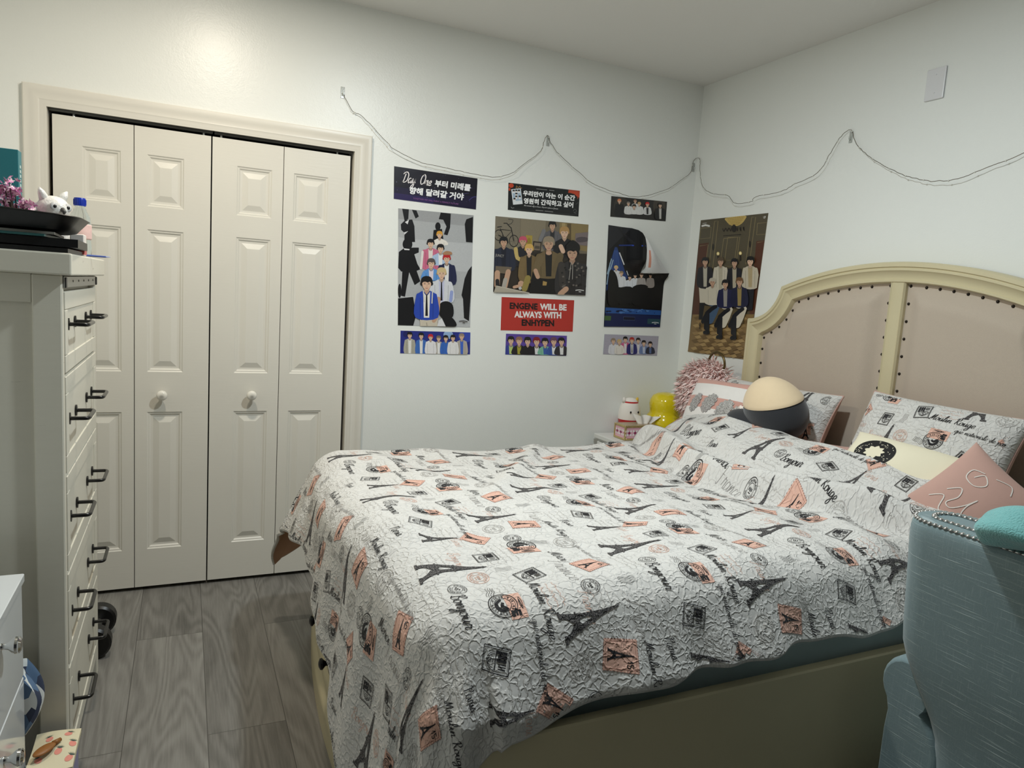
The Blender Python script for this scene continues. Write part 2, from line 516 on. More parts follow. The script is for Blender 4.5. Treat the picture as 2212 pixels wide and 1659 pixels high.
nail_mesh = None
def nails_for(panel, pts):
    global nail_mesh
    for (y, z, x) in pts:
        if nail_mesh is None:
            k = MB().lathe([(.0, 0.001), (.0062, 0.001), (.006, -.002), (.0042, -.0045), (.0015, -.0056), (0, -.0058)], (0, 0, 0), 'x', 10)
            nail_mesh = k.build('nail', M_nail, panel, smooth=True, origin=(0, 0, 0))
            nail_mesh.location = (x - bed.location.x, y - bed.location.y, z - bed.location.z)
        else:
            put_copy(nail_mesh, (x - bed.location.x, y - bed.location.y, z - bed.location.z), panel)
for sgn in (1, -1):
    ya, yb = YC + sgn * .718, YC - .01 + sgn * .033
    ny, nz = 48, 44
    zb = 0.55
    P = np.zeros((ny, nz, 3))
    ys = np.linspace(ya, yb, ny)
    for i, y in enumerate(ys):
        zt = float(hb_top(np.clip(y, ity[0] + .002, ity[-1] - .002))) + .004
        s = np.linspace(0, 1, nz); s = 1 - (1 - s) ** 1.6
        z = zb + (zt - zb) * s
        slope = (float(hb_top(min(y + .01, ity[-1]))) - float(hb_top(max(y - .01, ity[0])))) / .02
        dd = np.minimum(np.minimum(abs(y - ya), abs(y - yb)), (zt - z) / math.sqrt(1 + slope * slope))
        h = .034 * smooth01((dd - .022) / .075) ** .8
        P[i, :, 0] = -.046 - h; P[i, :, 1] = y; P[i, :, 2] = z
    pan = MB().grid(P, flip=(sgn < 0)).build('upholstery_panel', M_uph, bed, smooth=True)
    pts = []
    # nails: along the top line, then the stile side, then the outer side
    fine = offset_line(HB, SGN * .0965)
    hbp = np.array(HB); a_, b_ = hbp[:-1], hbp[1:]
    def far_enough(q):
        t = np.clip(((q - a_) * (b_ - a_)).sum(1) / np.maximum(((b_ - a_) ** 2).sum(1), 1e-12), 0, 1)
        return np.min(np.linalg.norm(a_ + (b_ - a_) * t[:, None] - q, axis=1)) > .0965 * .975
    fl = [q for q in fine if (q[0] - YC + .01) * sgn > .075 and q[1] > 1.28 and far_enough(q)]
    acc = 0; last = None
    for q in (fl if sgn > 0 else fl[::-1]):
        if last is None: pts.append((q[0], q[1])); last = q; continue
        seg = np.linalg.norm(q - last); 
        while acc + seg >= .056:
            t = (.056 - acc) / seg; last = last + (q - last) * t; pts.append((last[0], last[1])); seg = np.linalg.norm(q - last); acc = 0
        acc += seg; last = q
    z = float(hb_top(YC)) - .012
    while z > .92:
        pts.append((YC - .01 + sgn * .045, z)); z -= .071
    z = 1.24
    while z > .92:
        pts.append((YC + sgn * .707, z)); z -= .071
    nails_for(pan, [(y, z, -.046) for y, z in pts])

# rails and slat base
MB().box(-2.20, -.05, -2.235, -2.205, .20, .545, .004).build('side_rail', M_cream, bed)
MB().box(-2.20, -.05, -.645, -.615, .20, .545, .004).build('side_rail', M_cream, bed)
mb = MB()
for k in range(12): mb.box(-2.1 + k * .17, -2.02 + k * .17, -2.205, -.645, .385, .405, .002)
mb.build('slat_base', mat('pine_slats', (190, 160, 120), .6), bed)
for x in (-.09, -2.02):
    for y in (-.66, -2.18): MB().box(x - .03, x + .03, y - .03, y + .03, 0, .22, .004).build('leg', M_cream, bed)

# bowed storage footboard
def bow(y): return 1 - ((np.asarray(y) - YC) / .82) ** 2
def bowed(mbx, ya, yb, za, zb_, base, amp, hf, ny=60, nz=24, thick=.03):
    ys = np.linspace(ya, yb, ny); zs = np.linspace(za, zb_, nz)
    Y, Z = np.meshgrid(ys, zs, indexing='ij')
    X = base - amp * bow(Y) - hf(Y, Z)
    P = np.stack([X, Y, Z], -1)
    mbx.grid(P, flip=True)
    Q = P.copy(); Q[..., 0] = base - amp * bow(Y) + thick
    for e in (np.stack([P[:, 0], Q[:, 0]], 1), np.stack([Q[:, -1], P[:, -1]], 1)): mbx.grid(e)
    for e in (np.stack([Q[0], P[0]], 1), np.stack([P[-1], Q[-1]], 1)): mbx.grid(e)
    mbx.grid(Q)
    return mbx
def foot_prof(Y, Z):
    h = np.zeros_like(Z)
    h += .018 * (1 - smooth01((Z - .085) / .02)) + .006 * (1 - smooth01((Z - .115) / .012))
    h += .016 * smooth01((Z - .395) / .014) - .006 * smooth01((Z - .425) / .008)
    return h
fb = bowed(MB(), -2.21, -.63, .0, .44, -2.185, .075, foot_prof, 60, 44, .06)
fb.build('footboard', M_cream, bed, angle=40)
def drawer_h(ya, yb, za, zb_):
    def f(Y, Z):
        d = np.minimum(np.minimum(Y - ya, yb - Y), np.minimum(Z - za, zb_ - Z))
        return .014 * smooth01(d / .006) - .012 * smooth01((d - .028) / .010) + .008 * smooth01((d - .05) / .02)
    return f
knob0 = None
for (ya, yb) in ((-1.40, -.72), (-2.12, -1.44)):
    dw = bowed(MB(), ya, yb, .135, .375, -2.186, .075, drawer_h(ya, yb, .135, .375), 70, 40, .03).build('drawer', M_cream, bed, angle=35)
    for ky in (ya + .10, yb - .28):
        x = -2.185 - .075 * float(bow(ky)) - .008
        loc = (x - bed.location.x, ky - bed.location.y, .245)
        if knob0 is None:
            kb = MB().lathe([(0, .002), (.021, .002), (.019, -.004), (.009, -.007), (.0075, -.016), (.012, -.021), (.0185, -.027), (.017, -.033), (.008, -.037), (0, -.038)], (0, 0, 0), 'x', 16)
            # lobed back plate
            pl = [(0.001, .028 * (1 + .22 * math.cos(4 * a)) * math.cos(a), .034 * (1 + .22 * math.cos(4 * a)) * math.sin(a)) for a in [2 * PI * k / 40 for k in range(40)]]
            pf = [(-.004, .9 * q[1], .9 * q[2]) for q in pl]
            kb.add(pl + pf, [tuple(range(40, 80))] + [(k, (k + 1) % 40, 40 + (k + 1) % 40, 40 + k) for k in range(40)])
            knob0 = kb.build('knob', M_blackiron, dw, smooth=False, origin=(0, 0, 0), angle=40)
            knob0.location = loc
        else: put_copy(knob0, loc, dw)
fu = bowed(MB(), -2.07, -.77, .43, .61, -2.155, .05, lambda Y, Z: .018 * smooth01((Z - .45) / .04) * (1 - .6 * smooth01((Z - .57) / .04)), 50, 20, .05)
fu.build('footboard_cushion', mat('beige_foot_upholstery', (203, 186, 150), .8, var=.04, scale=120, bump=.2, bscale=300), bed, smooth=True)

# mattress under a blue grey sheet
M_sheet = mat('blue_grey_sheet', (204, 222, 222), .85, var=.05, scale=9, bump=.3, bscale=16, sheen=.2)
mt = thing('mattress', 'mattress in a pale blue grey fitted sheet on the cream bed', 'mattress', (-1.12, YC, .405))
mb = MB().box(-2.09, -.10, -2.172, -.685, .406, .742, .115, seg=8)
mb.build('mattress_body', M_sheet, mt, angle=60)
zz = .585
loop = [(-2.00, -2.175, zz), (-.19, -2.175, zz), (-.098, -2.09, zz), (-.098, -.77, zz), (-.19, -.672, zz), (-2.00, -.672, zz), (-2.092, -.77, zz), (-2.092, -2.09, zz)]
MB().tube(loop, .0045, 6, closed=True).build('piping', M_sheet, mt, smooth=True)
# ------------------------------------------------------------------ printed fabric: inks, lettering, motifs
GLYPH = {
 'a': ([[(.75,.85),(.4,1),(.1,.6),(.15,.1),(.45,0),(.75,.5),(.8,.95),(.8,.3),(.95,0),(1.15,.2)]], 1.05),
 'c': ([[(.75,.8),(.45,1),(.1,.55),(.2,.08),(.55,0),(.9,.25)]], .85),
 'd': ([[(.75,.85),(.4,1),(.1,.5),(.25,0),(.6,.3),(.9,2.1),(.8,.6),(.9,0),(1.15,.2)]], 1.05),
 'e': ([[(0,.2),(.5,.45),(.7,.8),(.45,1),(.15,.6),(.2,.1),(.5,0),(.85,.25)]], .8),
 'g': ([[(.75,.85),(.4,1),(.1,.55),(.3,.05),(.7,.5),(.8,.95),(.75,-.6),(.4,-1.1),(.15,-.8),(.6,-.1),(1.1,.25)]], 1.0),
 'i': ([[(0,.2),(.3,1),(.25,.25),(.4,0),(.65,.2)],[(.38,1.45),(.44,1.52)]], .55),
 'j': ([[(0,.2),(.35,1),(.3,-.6),(0,-1.1),(-.2,-.8),(.3,-.1),(.65,.25)],[(.42,1.45),(.48,1.52)]], .55),
 'l': ([[(0,.2),(.45,1.4),(.4,2.1),(.2,1.8),(.2,.4),(.35,0),(.65,.25)]], .55),
 'n': ([[(0,.2),(.25,1),(.22,0),(.3,.5),(.65,1),(.75,.7),(.7,.15),(.85,0),(1.1,.25)]], 1.0),
 'o': ([[(.5,1),(.15,.8),(.1,.25),(.4,0),(.75,.3),(.7,.85),(.45,1),(.6,.8),(1.0,.85)]], .9),
 'p': ([[(0,.3),(.25,1),(.15,-1.1),(.25,.3),(.55,1),(.85,.7),(.7,.1),(.35,.05),(.7,0),(1.05,.25)]], .95),
 'q': ([[(.75,.85),(.4,1),(.1,.5),(.3,0),(.7,.5),(.8,1),(.75,-1.1),(1.0,-.4),(1.15,.2)]], 1.0),
 'r': ([[(0,.2),(.25,1.1),(.35,.9),(.65,.95),(.55,.3),(.7,0),(.95,.25)]], .8),
 's': ([[(0,.2),(.4,1.1),(.5,.6),(.6,.2),(.3,0),(.1,.15),(.5,.05),(.8,.25)]], .7),
 't': ([[(0,.2),(.35,1.7),(.3,.3),(.45,0),(.75,.25)],[(.1,1.15),(.65,1.22)]], .6),
 'u': ([[(0,.3),(.2,1),(.2,.25),(.45,0),(.7,.5),(.75,1),(.75,.2),(.9,0),(1.1,.25)]], 1.0),
 'M': ([[(-.2,.3),(.1,0),(.45,2),(.5,.1),(1.0,2),(1.05,.2),(1.25,0),(1.5,.3)]], 1.4),
 'B': ([[(.3,0),(.4,2),(-.1,1.6),(.2,1.9),(.8,2.1),(.95,1.6),(.5,1.1),(1.05,.8),(1.0,.1),(.4,0),(.1,.3)]], 1.2),
 'R': ([[(.3,0),(.4,2),(0,1.6),(.4,2.05),(.9,2),(.9,1.4),(.45,1.05),(.8,.4),(1.1,0),(1.35,.25)]], 1.25),
 'F': ([[(-.1,.1),(.2,0),(.45,1.9),(0,1.7),(.5,2.05),(1.2,2.1)],[(.2,1.05),(.8,1.1)]], 1.1),
 'P': ([[(.25,0),(.4,2),(0,1.6),(.4,2.05),(.95,1.95),(.9,1.3),(.45,1.0)]], 1.0),
 'D': ([[(.4,1.75),(.22,.1),(.0,.12),(.5,-.05),(1.15,.4),(1.25,1.5),(.75,2.1),(.1,2.0),(-.25,1.6)]], 1.5),
 'O': ([[(.8,2.0),(.25,1.7),(.1,.7),(.5,0),(1.1,.4),(1.2,1.5),(.8,2.05),(.5,1.9)]], 1.4),
 'y': ([[(0,.3),(.2,1),(.25,.3),(.5,.05),(.75,.5),(.85,1),(.7,-.6),(.35,-1.1),(.1,-.7),(.6,-.1),(1.1,.3)]], 1.0),
 'h': ([[(0,.2),(.45,1.5),(.35,2.1),(.2,1.6),(.15,0),(.35,.7),(.65,.95),(.72,.3),(.9,0),(1.1,.25)]], 1.0),
 'm': ([[(0,.2),(.2,1),(.18,0),(.3,.6),(.55,1),(.6,.0),(.75,.6),(1.0,1),(1.02,.2),(1.2,0),(1.4,.25)]], 1.35),
 'w': ([[(0,.3),(.2,1),(.25,.2),(.5,0),(.7,.9),(.75,.2),(1.0,0),(1.2,1),(1.5,.9)]], 1.4),
 'k': ([[(0,.2),(.45,1.5),(.35,2.1),(.2,1.6),(.15,0),(.3,.5),(.7,.95),(.35,.5),(.85,0),(1.05,.2)]], .95),
 'v': ([[(0,.3),(.2,1),(.35,.1),(.5,.1),(.75,1),(1.0,.85)]], .9),
 'f': ([[(0,.2),(.5,1.7),(.35,2.1),(.25,1.5),(.2,-.9),(.4,-.6),(.3,.1),(.75,.3)]], .65),
 ',': ([[(.1,.1),(.0,-.3)]], .4),
 ' ': ([], .7),
}
def strip(pts, wd, pen=0.6, smooth=4):
    """brush stroke as a strip of quads in 2-D"""
    C = np.array(catmull(pts, smooth) if len(pts) > 2 else pts, float)
    n = len(C)
    t = np.gradient(C, axis=0); L = np.linalg.norm(t, axis=1); L[L < 1e-9] = 1; t = t / L[:, None]
    nm = np.stack([-t[:, 1], t[:, 0]], 1)
    ww = wd * ((1 - pen) + pen * np.abs(t[:, 1] - .3 * t[:, 0])) * .5
    V = np.concatenate([C + nm * ww[:, None], C - nm * ww[:, None]])
    F = [(i, i + 1, n + i + 1, n + i) for i in range(n - 1)]
    return V, F
def script_word(text, xh, wd=.17, slant=.25, smooth=3, pen=.65):
    out = []; x = 0
    for ch in text:
        g, adv = GLYPH[ch]
        for s in g:
            pts = [((x + a + slant * b) * xh, b * xh) for a, b in s]
            out.append(strip(pts, wd * xh, pen, smooth))
        x += adv
    return out, x * xh
def ring(r, wd, n=28, a0=0, a1=2 * PI):
    A = np.linspace(a0, a1, n + 1)
    V = np.concatenate([np.stack([np.cos(A) * (r + wd / 2), np.sin(A) * (r + wd / 2)], 1), np.stack([np.cos(A) * (r - wd / 2), np.sin(A) * (r - wd / 2)], 1)])
    return V, [(i, i + 1, n + 2 + i, n + 1 + i) for i in range(n)]
def rect(x0, y0, x1, y1, step=.012):
    nx = max(1, int(abs(x1 - x0) / step)); ny = max(1, int(abs(y1 - y0) / step))
    X, Y = np.meshgrid(np.linspace(x0, x1, nx + 1), np.linspace(y0, y1, ny + 1), indexing='ij')
    V = np.stack([X.ravel(), Y.ravel()], 1)
    return V, [(i * (ny + 1) + j, (i + 1) * (ny + 1) + j, (i + 1) * (ny + 1) + j + 1, i * (ny + 1) + j + 1) for i in range(nx) for j in range(ny)]
def frame(x0, y0, x1, y1, wd):
    o = []
    for a in ((x0, y0, x1, y0 + wd), (x0, y1 - wd, x1, y1), (x0, y0, x0 + wd, y1), (x1 - wd, y0, x1, y1)): o.append(rect(*a))
    return o
BLACK, GREY, SALMON, FAINT, ROSE, TOWER = 1, 2, 3, 4, 5, 6
def E_(shapes, ink): return [(np.asarray(V, float), F, ink) for V, F in shapes]

def tower(h):
    """lattice tower: two curved legs, platforms, spire"""
    S = []
    lv = np.linspace(0, 1, 29)
    outer = np.interp(lv, [0, .06, .15, .25, .27, .29, .42, .5, .52, .54, .7, .85, .95, 1], [.215, .19, .155, .125, .14, .115, .085, .073, .085, .062, .036, .022, .014, .004])
    inn = np.interp(lv, [0, .06, .12, .16, .19, .2, .29, .3, .45, .5, .51, 1], [.125, .115, .085, .04, .0, .0, .0, .045, .022, .006, 0, 0])
    for s in (1, -1):
        V = np.concatenate([np.stack([s * outer * h, lv * h], 1), np.stack([s * inn * h, lv * h], 1)])
        n = len(lv)
        S.append((V, [(i, i + 1, n + i + 1, n + i) for i in range(n - 1)]))
    S.append(rect(-.15 * h, .245 * h, .15 * h, .275 * h)); S.append(rect(-.09 * h, .505 * h, .09 * h, .53 * h))
    S.append(rect(-.022 * h, .925 * h, .022 * h, .955 * h)); S.append(rect(-.235 * h, -.012 * h, -.11 * h, .03 * h)); S.append(rect(.11 * h, -.012 * h, .235 * h, .03 * h))
    return E_(S, TOWER)
def edge_teeth(x0, y0, x1, y1, n, r):
    S = []
    for i in range(n):
        t = (i + .5) / n
        for (x, y) in ((x0 + (x1 - x0) * t, y0), (x0 + (x1 - x0) * t, y1), (x0, y0 + (y1 - y0) * t), (x1, y0 + (y1 - y0) * t)):
            S.append(rect(x - r, y - r, x + r, y + r))
    return S
def tower_stamp(s):
    a, b = .5 * s, .6 * s
    o = E_([rect(-a, -b, a, b)], SALMON)
    o += E_(edge_teeth(-a, -b, a, b, 11, .016 * s), ROSE)
    o += E_(frame(-a + .07 * s, -b + .07 * s, a - .07 * s, b - .07 * s, .014 * s), ROSE)
    o += [(V * 1.0 + np.array((0, -.45 * s)), F, BLACK) for V, F, i in tower(.92 * s)]
    o += E_([strip([(.16 * s, .3 * s), (.2 * s, .4 * s), (.2 * s, .2 * s)], .03 * s, 0), strip([(.36 * s, .4 * s), (.27 * s, .4 * s), (.28 * s, .31 * s), (.36 * s, .29 * s), (.34 * s, .2 * s), (.26 * s, .21 * s)], .03 * s, 0)], BLACK)
    return o
def five_stamp(s):
    a, b = .45 * s, .55 * s
    S = frame(-a, -b, a, b, .03 * s) + frame(-a + .06 * s, -b + .06 * s, a - .06 * s, b - .06 * s, .016 * s) + edge_teeth(-a, -b, a, b, 9, .014 * s)
    for (x0, y0, x1, y1) in ((-.32, .0, -.22, .42), (-.18, .06, -.08, .42), (-.04, .02, .04, .42), (-.32, .3, .06, .37), (-.3, .1, .06, .17), (.1, .12, .14, .42), (.18, .1, .22, .4), (.26, .12, .30, .4), (-.33, -.04, .33, .0)):
        S.append(rect(x0 * s, y0 * s, x1 * s, y1 * s))
    for r in (.3, .24): 
        V, F = ring(r * s, .022 * s, 16, PI * 1.0, PI * 2.0); S.append((V + np.array((.04 * s, -.06 * s)), F))
    V, F = ring(.16 * s, .018 * s, 20); S.append((V + np.array((.04 * s, -.22 * s)), F))
    S.append(strip([(.10 * s, -.13 * s), (.0, -.13 * s), (.0, -.21 * s), (.09 * s, -.21 * s), (.08 * s, -.31 * s), (-.02 * s, -.3 * s)], .03 * s, 0, 2))
    return E_(S, BLACK)
def waves(s, n=4, ink=BLACK):
    S = []
    for k in range(n):
        S.append(strip([(x * s, (k * .13 + .05 * math.sin(x * 9)) * s) for x in np.linspace(0, 1, 12)], .022 * s, 0, 2))
    return E_(S, ink)
def ticks(r0, r1, n, wd, a0=0, a1=2 * PI):
    S = []
    for k in range(n):
        a = a0 + (a1 - a0) * (k + .5) / n
        c, s = math.cos(a), math.sin(a)
        rr = r1 if k % 3 else (r0 + r1) / 2
        S.append(strip([(c * r0, s * r0), (c * rr, s * rr)], wd, 0))
        if k % 2 == 0:
            b = a + (a1 - a0) / n * .5
            S.append(strip([(c * r1, s * r1), (math.cos(b) * (r0 + r1) / 2, math.sin(b) * (r0 + r1) / 2)], wd, 0))
    return S
def seal(s, ink=BLACK):
    S = [ring(.5 * s, .03 * s), ring(.28 * s, .02 * s)] + ticks(.33 * s, .43 * s, 14, .028 * s, .3, PI - .3) + ticks(.33 * s, .43 * s, 14, .028 * s, PI + .3, 2 * PI - .3)
    S += [rect(-.16 * s, -.03 * s, -.1 * s, .1 * s), rect(-.04 * s, -.05 * s, .02 * s, .1 * s), rect(.08 * s, -.03 * s, .14 * s, .1 * s), rect(-.1 * s, -.14 * s, .1 * s, -.1 * s)]
    return E_(S, ink)
def postmark(s):
    o = []
    o += E_([rect(.12 * s, -.62 * s, .72 * s, .42 * s)], SALMON)
    S = [rect(.17 * s, -.52 * s, .30 * s, -.3 * s), rect(.32 * s, -.5 * s, .4 * s, -.22 * s), rect(.42 * s, -.52 * s, .52 * s, -.3 * s), rect(.17 * s, -.36 * s, .52 * s, -.3 * s)]
    S += [ring(.5 * s, .03 * s), ring(.43 * s, .016 * s), ring(.29 * s, .02 * s)] + ticks(.32 * s, .40 * s, 22, .026 * s)
    blob = [(.0, .24), (-.2, .1), (-.22, -.08), (-.08, -.22), (.1, -.2), (-.05, -.06), (.02, .08)]
    S.append(strip([(x * s, y * s) for x, y in blob], .12 * s, .4, 3))
    S += [strip([(.62 * s, -.3 * s), (.56 * s, -.1 * s), (.62 * s, .2 * s), (.67 * s, 0), (.62 * s, -.3 * s)], .02 * s, 0), strip([(.61 * s, -.2 * s), (.6 * s, .1 * s)], .035 * s, 0)]
    o += E_(S, BLACK)
    o += [(V @ np.array([[.3, .95], [-.95, .3]]) * .62 + np.array((-.15 * s, .42 * s)), F, i) for V, F, i in waves(s)]
    return o
def word(t, xh, ink=BLACK, wd=.17):
    S, L = script_word(t, xh, wd)
    return [(V - np.array((L / 2, 0)), F, ink) for V, F in S]
def scribble(L, n, ink, seed, h=.006):
    r = np.random.RandomState(seed); S = []
    for k in range(n):
        m = int(L / .0045)
        a = r.uniform(.3, 1, m)
        pts = [(i * .0045 + .003 * r.rand(), -k * .017 + h * (a[i] * (1.2 if r.rand() < .2 else .55) * (1 if i % 2 else -.4)) + .001 * r.randn()) for i in range(m) if r.rand() > .12]
        S.append(strip(pts, .0009, 0, 3))
    return E_(S, ink)

def placed(el, r, u, deg=0):
    c, s = math.cos(math.radians(deg)), math.sin(math.radians(deg))
    R = np.array([[c, s], [-s, c]])
    return [(V @ R + np.array((r, u)), F, i) for V, F, i in el]
TW, TU = 0.56, 0.50                    # repeat: across (reading direction), along (up)
def make_tile():
    T_ = []
    A = lambda el, r, u, d=0: T_.append(placed(el, r, u, d))
    A(tower(.165), .11, .03, -6); A(tower(.150), .37, .28, 8); A(tower(.10), .50, .09, -4)
    A(postmark(.074), .03, .33, 0); A(postmark(.064), .29, .165, 90)
    A(tower_stamp(.066), .45, .405, -12); A(tower_stamp(.064), .20, .43, 20); A(tower_stamp(.056), .51, .235, -40)
    A(five_stamp(.056), .20, .27, 14); A(five_stamp(.056), .40, .12, -20); A(five_stamp(.05), .08, .21, 0)
    A(seal(.044), .29, .38); A(seal(.042), .21, .09, 30); A(seal(.046), .535, .33, -20)
    A(waves(.045), .30, .455, 90); A(waves(.04, 4, GREY), .155, .205, 80)
    A(word('Merci', .0155), .125, .375, 0); A(word('Moulin Rouge', .0135), .31, .245, 0); A(word('Bonjour', .0155), .28, .065, 0)
    A(word('que nationale de paris', .0092, BLACK, .16), .42, .215, 0); A(word('Paris', .012), .455, .03, 10); A(word('que nationale de paris', .009, GREY, .15), .14, .47, 0)
    A(word('Moulin Rouge', .012), .50, .47, 0)
    A(word('France', .020, GREY, .08), .205, .345, 0); A(word('France', .021, FAINT, .08), .40, .455, 0); A(word('Bonjour', .014, SALMON, .09), .08, .125, 0)
    A(word('France', .014, SALMON, .08), .335, .345, 0); A(word('Paris', .014, SALMON, .08), .53, .165, 0); A(seal(.062, FAINT), .035, .455); A(seal(.06, FAINT), .455, .31)
    A(seal(.05, SALMON), .17, .155)
    A(scribble(.13, 5, FAINT, 1), .0, .28); A(scribble(.12, 4, FAINT, 2), .30, .41); A(scribble(.10, 4, FAINT, 3), .44, .19); A(scribble(.11, 3, FAINT, 4), .15, .05); A(scribble(.12, 4, FAINT, 5), .22, .21); A(scribble(.1, 4, FAINT, 6), .03, .10); A(scribble(.1, 4, FAINT, 7), .36, .06)
    A(scribble(.08, 3, SALMON, 8), .25, .30)
    return [q for e in T_ for q in e]
TILE = make_tile()

def lay_print(mb, S, inside, r0, r1, u0, u1, off=.0009, phase=(0, 0), sub=1):
    """lay the repeat on a surface S(r,u)->(points, normals); keeps what lies wholly inside"""
    for ti in range(int(math.floor((r0 - phase[0]) / TW)), int(math.ceil((r1 - phase[0]) / TW)) + 1):
        for tj in range(int(math.floor((u0 - phase[1]) / TU)), int(math.ceil((u1 - phase[1]) / TU)) + 1):
            o = np.array((ti * TW + phase[0], tj * TU + phase[1]))
            for zi, (V, F, ink) in enumerate(TILE):
                Q = V + o
                lo, hi = Q.min(0), Q.max(0)
                if hi[0] < r0 or lo[0] > r1 or hi[1] < u0 or lo[1] > u1: continue
                ok = inside(Q[:, 0], Q[:, 1])
                if not ok.any(): continue
                F2 = F if ok.all() else [f for f in F if all(ok[i] for i in f)]
                if not F2: continue
                Pt, Nr = S(Q[:, 0], Q[:, 1])
                e = off * {SALMON: 1.0, FAINT: .8, GREY: 1.15, ROSE: 1.25, BLACK: 1.5, TOWER: 1.5}[ink]
                mb.add((Pt + Nr * e).tolist(), F2, ink, None, Q.tolist())

def fabric(name, c, crink=1.0, rough=.8, hatch=None, cell=50.0, depth=.0032):
    """quilted, puckered cloth; the same relief for ground and inks"""
    m, nt, b = newmat(name)
    uv = N(nt, 'ShaderNodeTexCoord')
    ns = N(nt, 'ShaderNodeTexNoise', Scale=24.0, Detail=3.0)
    nt.links.new(uv.outputs['UV'], ns.inputs['Vector'])
    sc = N(nt, 'ShaderNodeVectorMath', operation='SCALE'); sc.inputs['Scale'].default_value = .05
    nt.links.new(ns.outputs['Color'], sc.inputs[0])
    ad = N(nt, 'ShaderNodeVectorMath', operation='ADD')
    nt.links.new(uv.outputs['UV'], ad.inputs[0]); nt.links.new(sc.outputs[0], ad.inputs[1])
    vo = N(nt, 'ShaderNodeTexVoronoi', feature='DISTANCE_TO_EDGE', Scale=cell)
    nt.links.new(ad.outputs[0], vo.inputs['Vector'])
    mr = N(nt, 'ShaderNodeMapRange'); mr.interpolation_type = 'SMOOTHSTEP'
    mr.inputs[1].default_value = 0.0; mr.inputs[2].default_value = 0.2; mr.inputs[3].default_value = 1.0; mr.inputs[4].default_value = 0.0
    nt.links.new(vo.outputs['Distance'], mr.inputs[0])
    n2 = N(nt, 'ShaderNodeTexNoise', Scale=26.0, Detail=3.0); nt.links.new(uv.outputs['UV'], n2.inputs['Vector'])
    m2 = N(nt, 'ShaderNodeMath', operation='MULTIPLY'); nt.links.new(mr.outputs[0], m2.inputs[0]); nt.links.new(n2.outputs['Fac'], m2.inputs[1])
    m3 = N(nt, 'ShaderNodeMath', operation='MULTIPLY_ADD'); m3.inputs[1].default_value = .9
    nt.links.new(n2.outputs['Fac'], m3.inputs[0]); nt.links.new(m2.outputs[0], m3.inputs[2])
    bp = N(nt, 'ShaderNodeBump', Strength=crink, Distance=depth)
    nt.links.new(m3.outputs[0], bp.inputs['Height']); nt.links.new(bp.outputs[0], b.inputs['Normal'])
    L = lin(c)
    if hatch:
        wv = N(nt, 'ShaderNodeTexNoise', Scale=330.0, Detail=2.0); nt.links.new(uv.outputs['UV'], wv.inputs['Vector'])
        rp = N(nt, 'ShaderNodeValToRGB'); rp.color_ramp.elements[0].position = .45; rp.color_ramp.elements[1].position = .62
        rp.color_ramp.elements[0].color = L + (1,); rp.color_ramp.elements[1].color = lin(hatch) + (1,)
        nt.links.new(wv.outputs['Fac'], rp.inputs[0]); nt.links.new(rp.outputs[0], b.inputs['Base Color'])
    else: b.inputs['Base Color'].default_value = L + (1,)
    b.inputs['Roughness'].default_value = rough
    b.inputs['Sheen Weight'].default_value = .1
    b.inputs['Specular IOR Level'].default_value = .3
    return m
CLOTH = [fabric('white_quilted_cloth', (213, 211, 207)), fabric('ink_black', (34, 33, 36)), fabric('ink_grey', (150, 146, 143)), fabric('ink_salmon', (222, 178, 160)),
         fabric('ink_faint_grey', (190, 186, 181)), fabric('ink_rose', (160, 110, 98)), fabric('ink_tower', (40, 39, 42), hatch=(120, 116, 114))]
M_rose = mat('dusty_rose_cotton', (196, 158, 146), .85, var=.04, scale=12, bump=.12, bscale=40, sheen=.15)
M_lining = mat('tan_pink_lining', (190, 150, 126), .85, var=.04, scale=10, bump=.15, bscale=30, sheen=.15)
# ------------------------------------------------------------------ duvet
XE, YN, YFAR = -2.13, -2.06, -.72
RAD = .13
RIDGES = [  # (x0,y0,x1,y1,height,width)
 (-1.28, -.72, -1.52, -1.02, .026, .035), (-1.52, -1.02, -1.80, -1.42, .022, .04), (-1.27, -1.07, -1.34, -1.75, .012, .05), (-1.62, -1.28, -1.55, -1.60, .010, .04),
 (-.98, -1.55, -1.15, -2.12, .016, .05), (-.75, -1.75, -.98, -2.18, .022, .05), (-1.05, -.85, -1.16, -1.32, .012, .05), (-2.05, -.75, -1.90, -1.25, .016, .06),
 (-2.10, -1.30, -2.22, -2.0, .020, .07), (-1.95, -1.5, -2.12, -1.9, .012, .05), (-1.45, -1.75, -1.65, -2.15, .008, .05), (-.62, -.9, -.70, -1.5, .020, .04), (-.60, -1.3, -.72, -2.05, .022, .045),
 (-.55, -.74, -.66, -1.05, .026, .03)]
def seg_dist(X, Y, x0, y0, x1, y1):
    dx, dy = x1 - x0, y1 - y0
    t = np.clip(((X - x0) * dx + (Y - y0) * dy) / (dx * dx + dy * dy), 0, 1)
    return np.hypot(X - x0 - t * dx, Y - y0 - t * dy), t
def roll_x(Y): return np.interp(-Y, [.5, .66, .76, 1.14, 1.36, 1.68, 2.02, 2.3], [-.66, -.70, -.756, -.885, -.905, -.83, -.70, -.62])
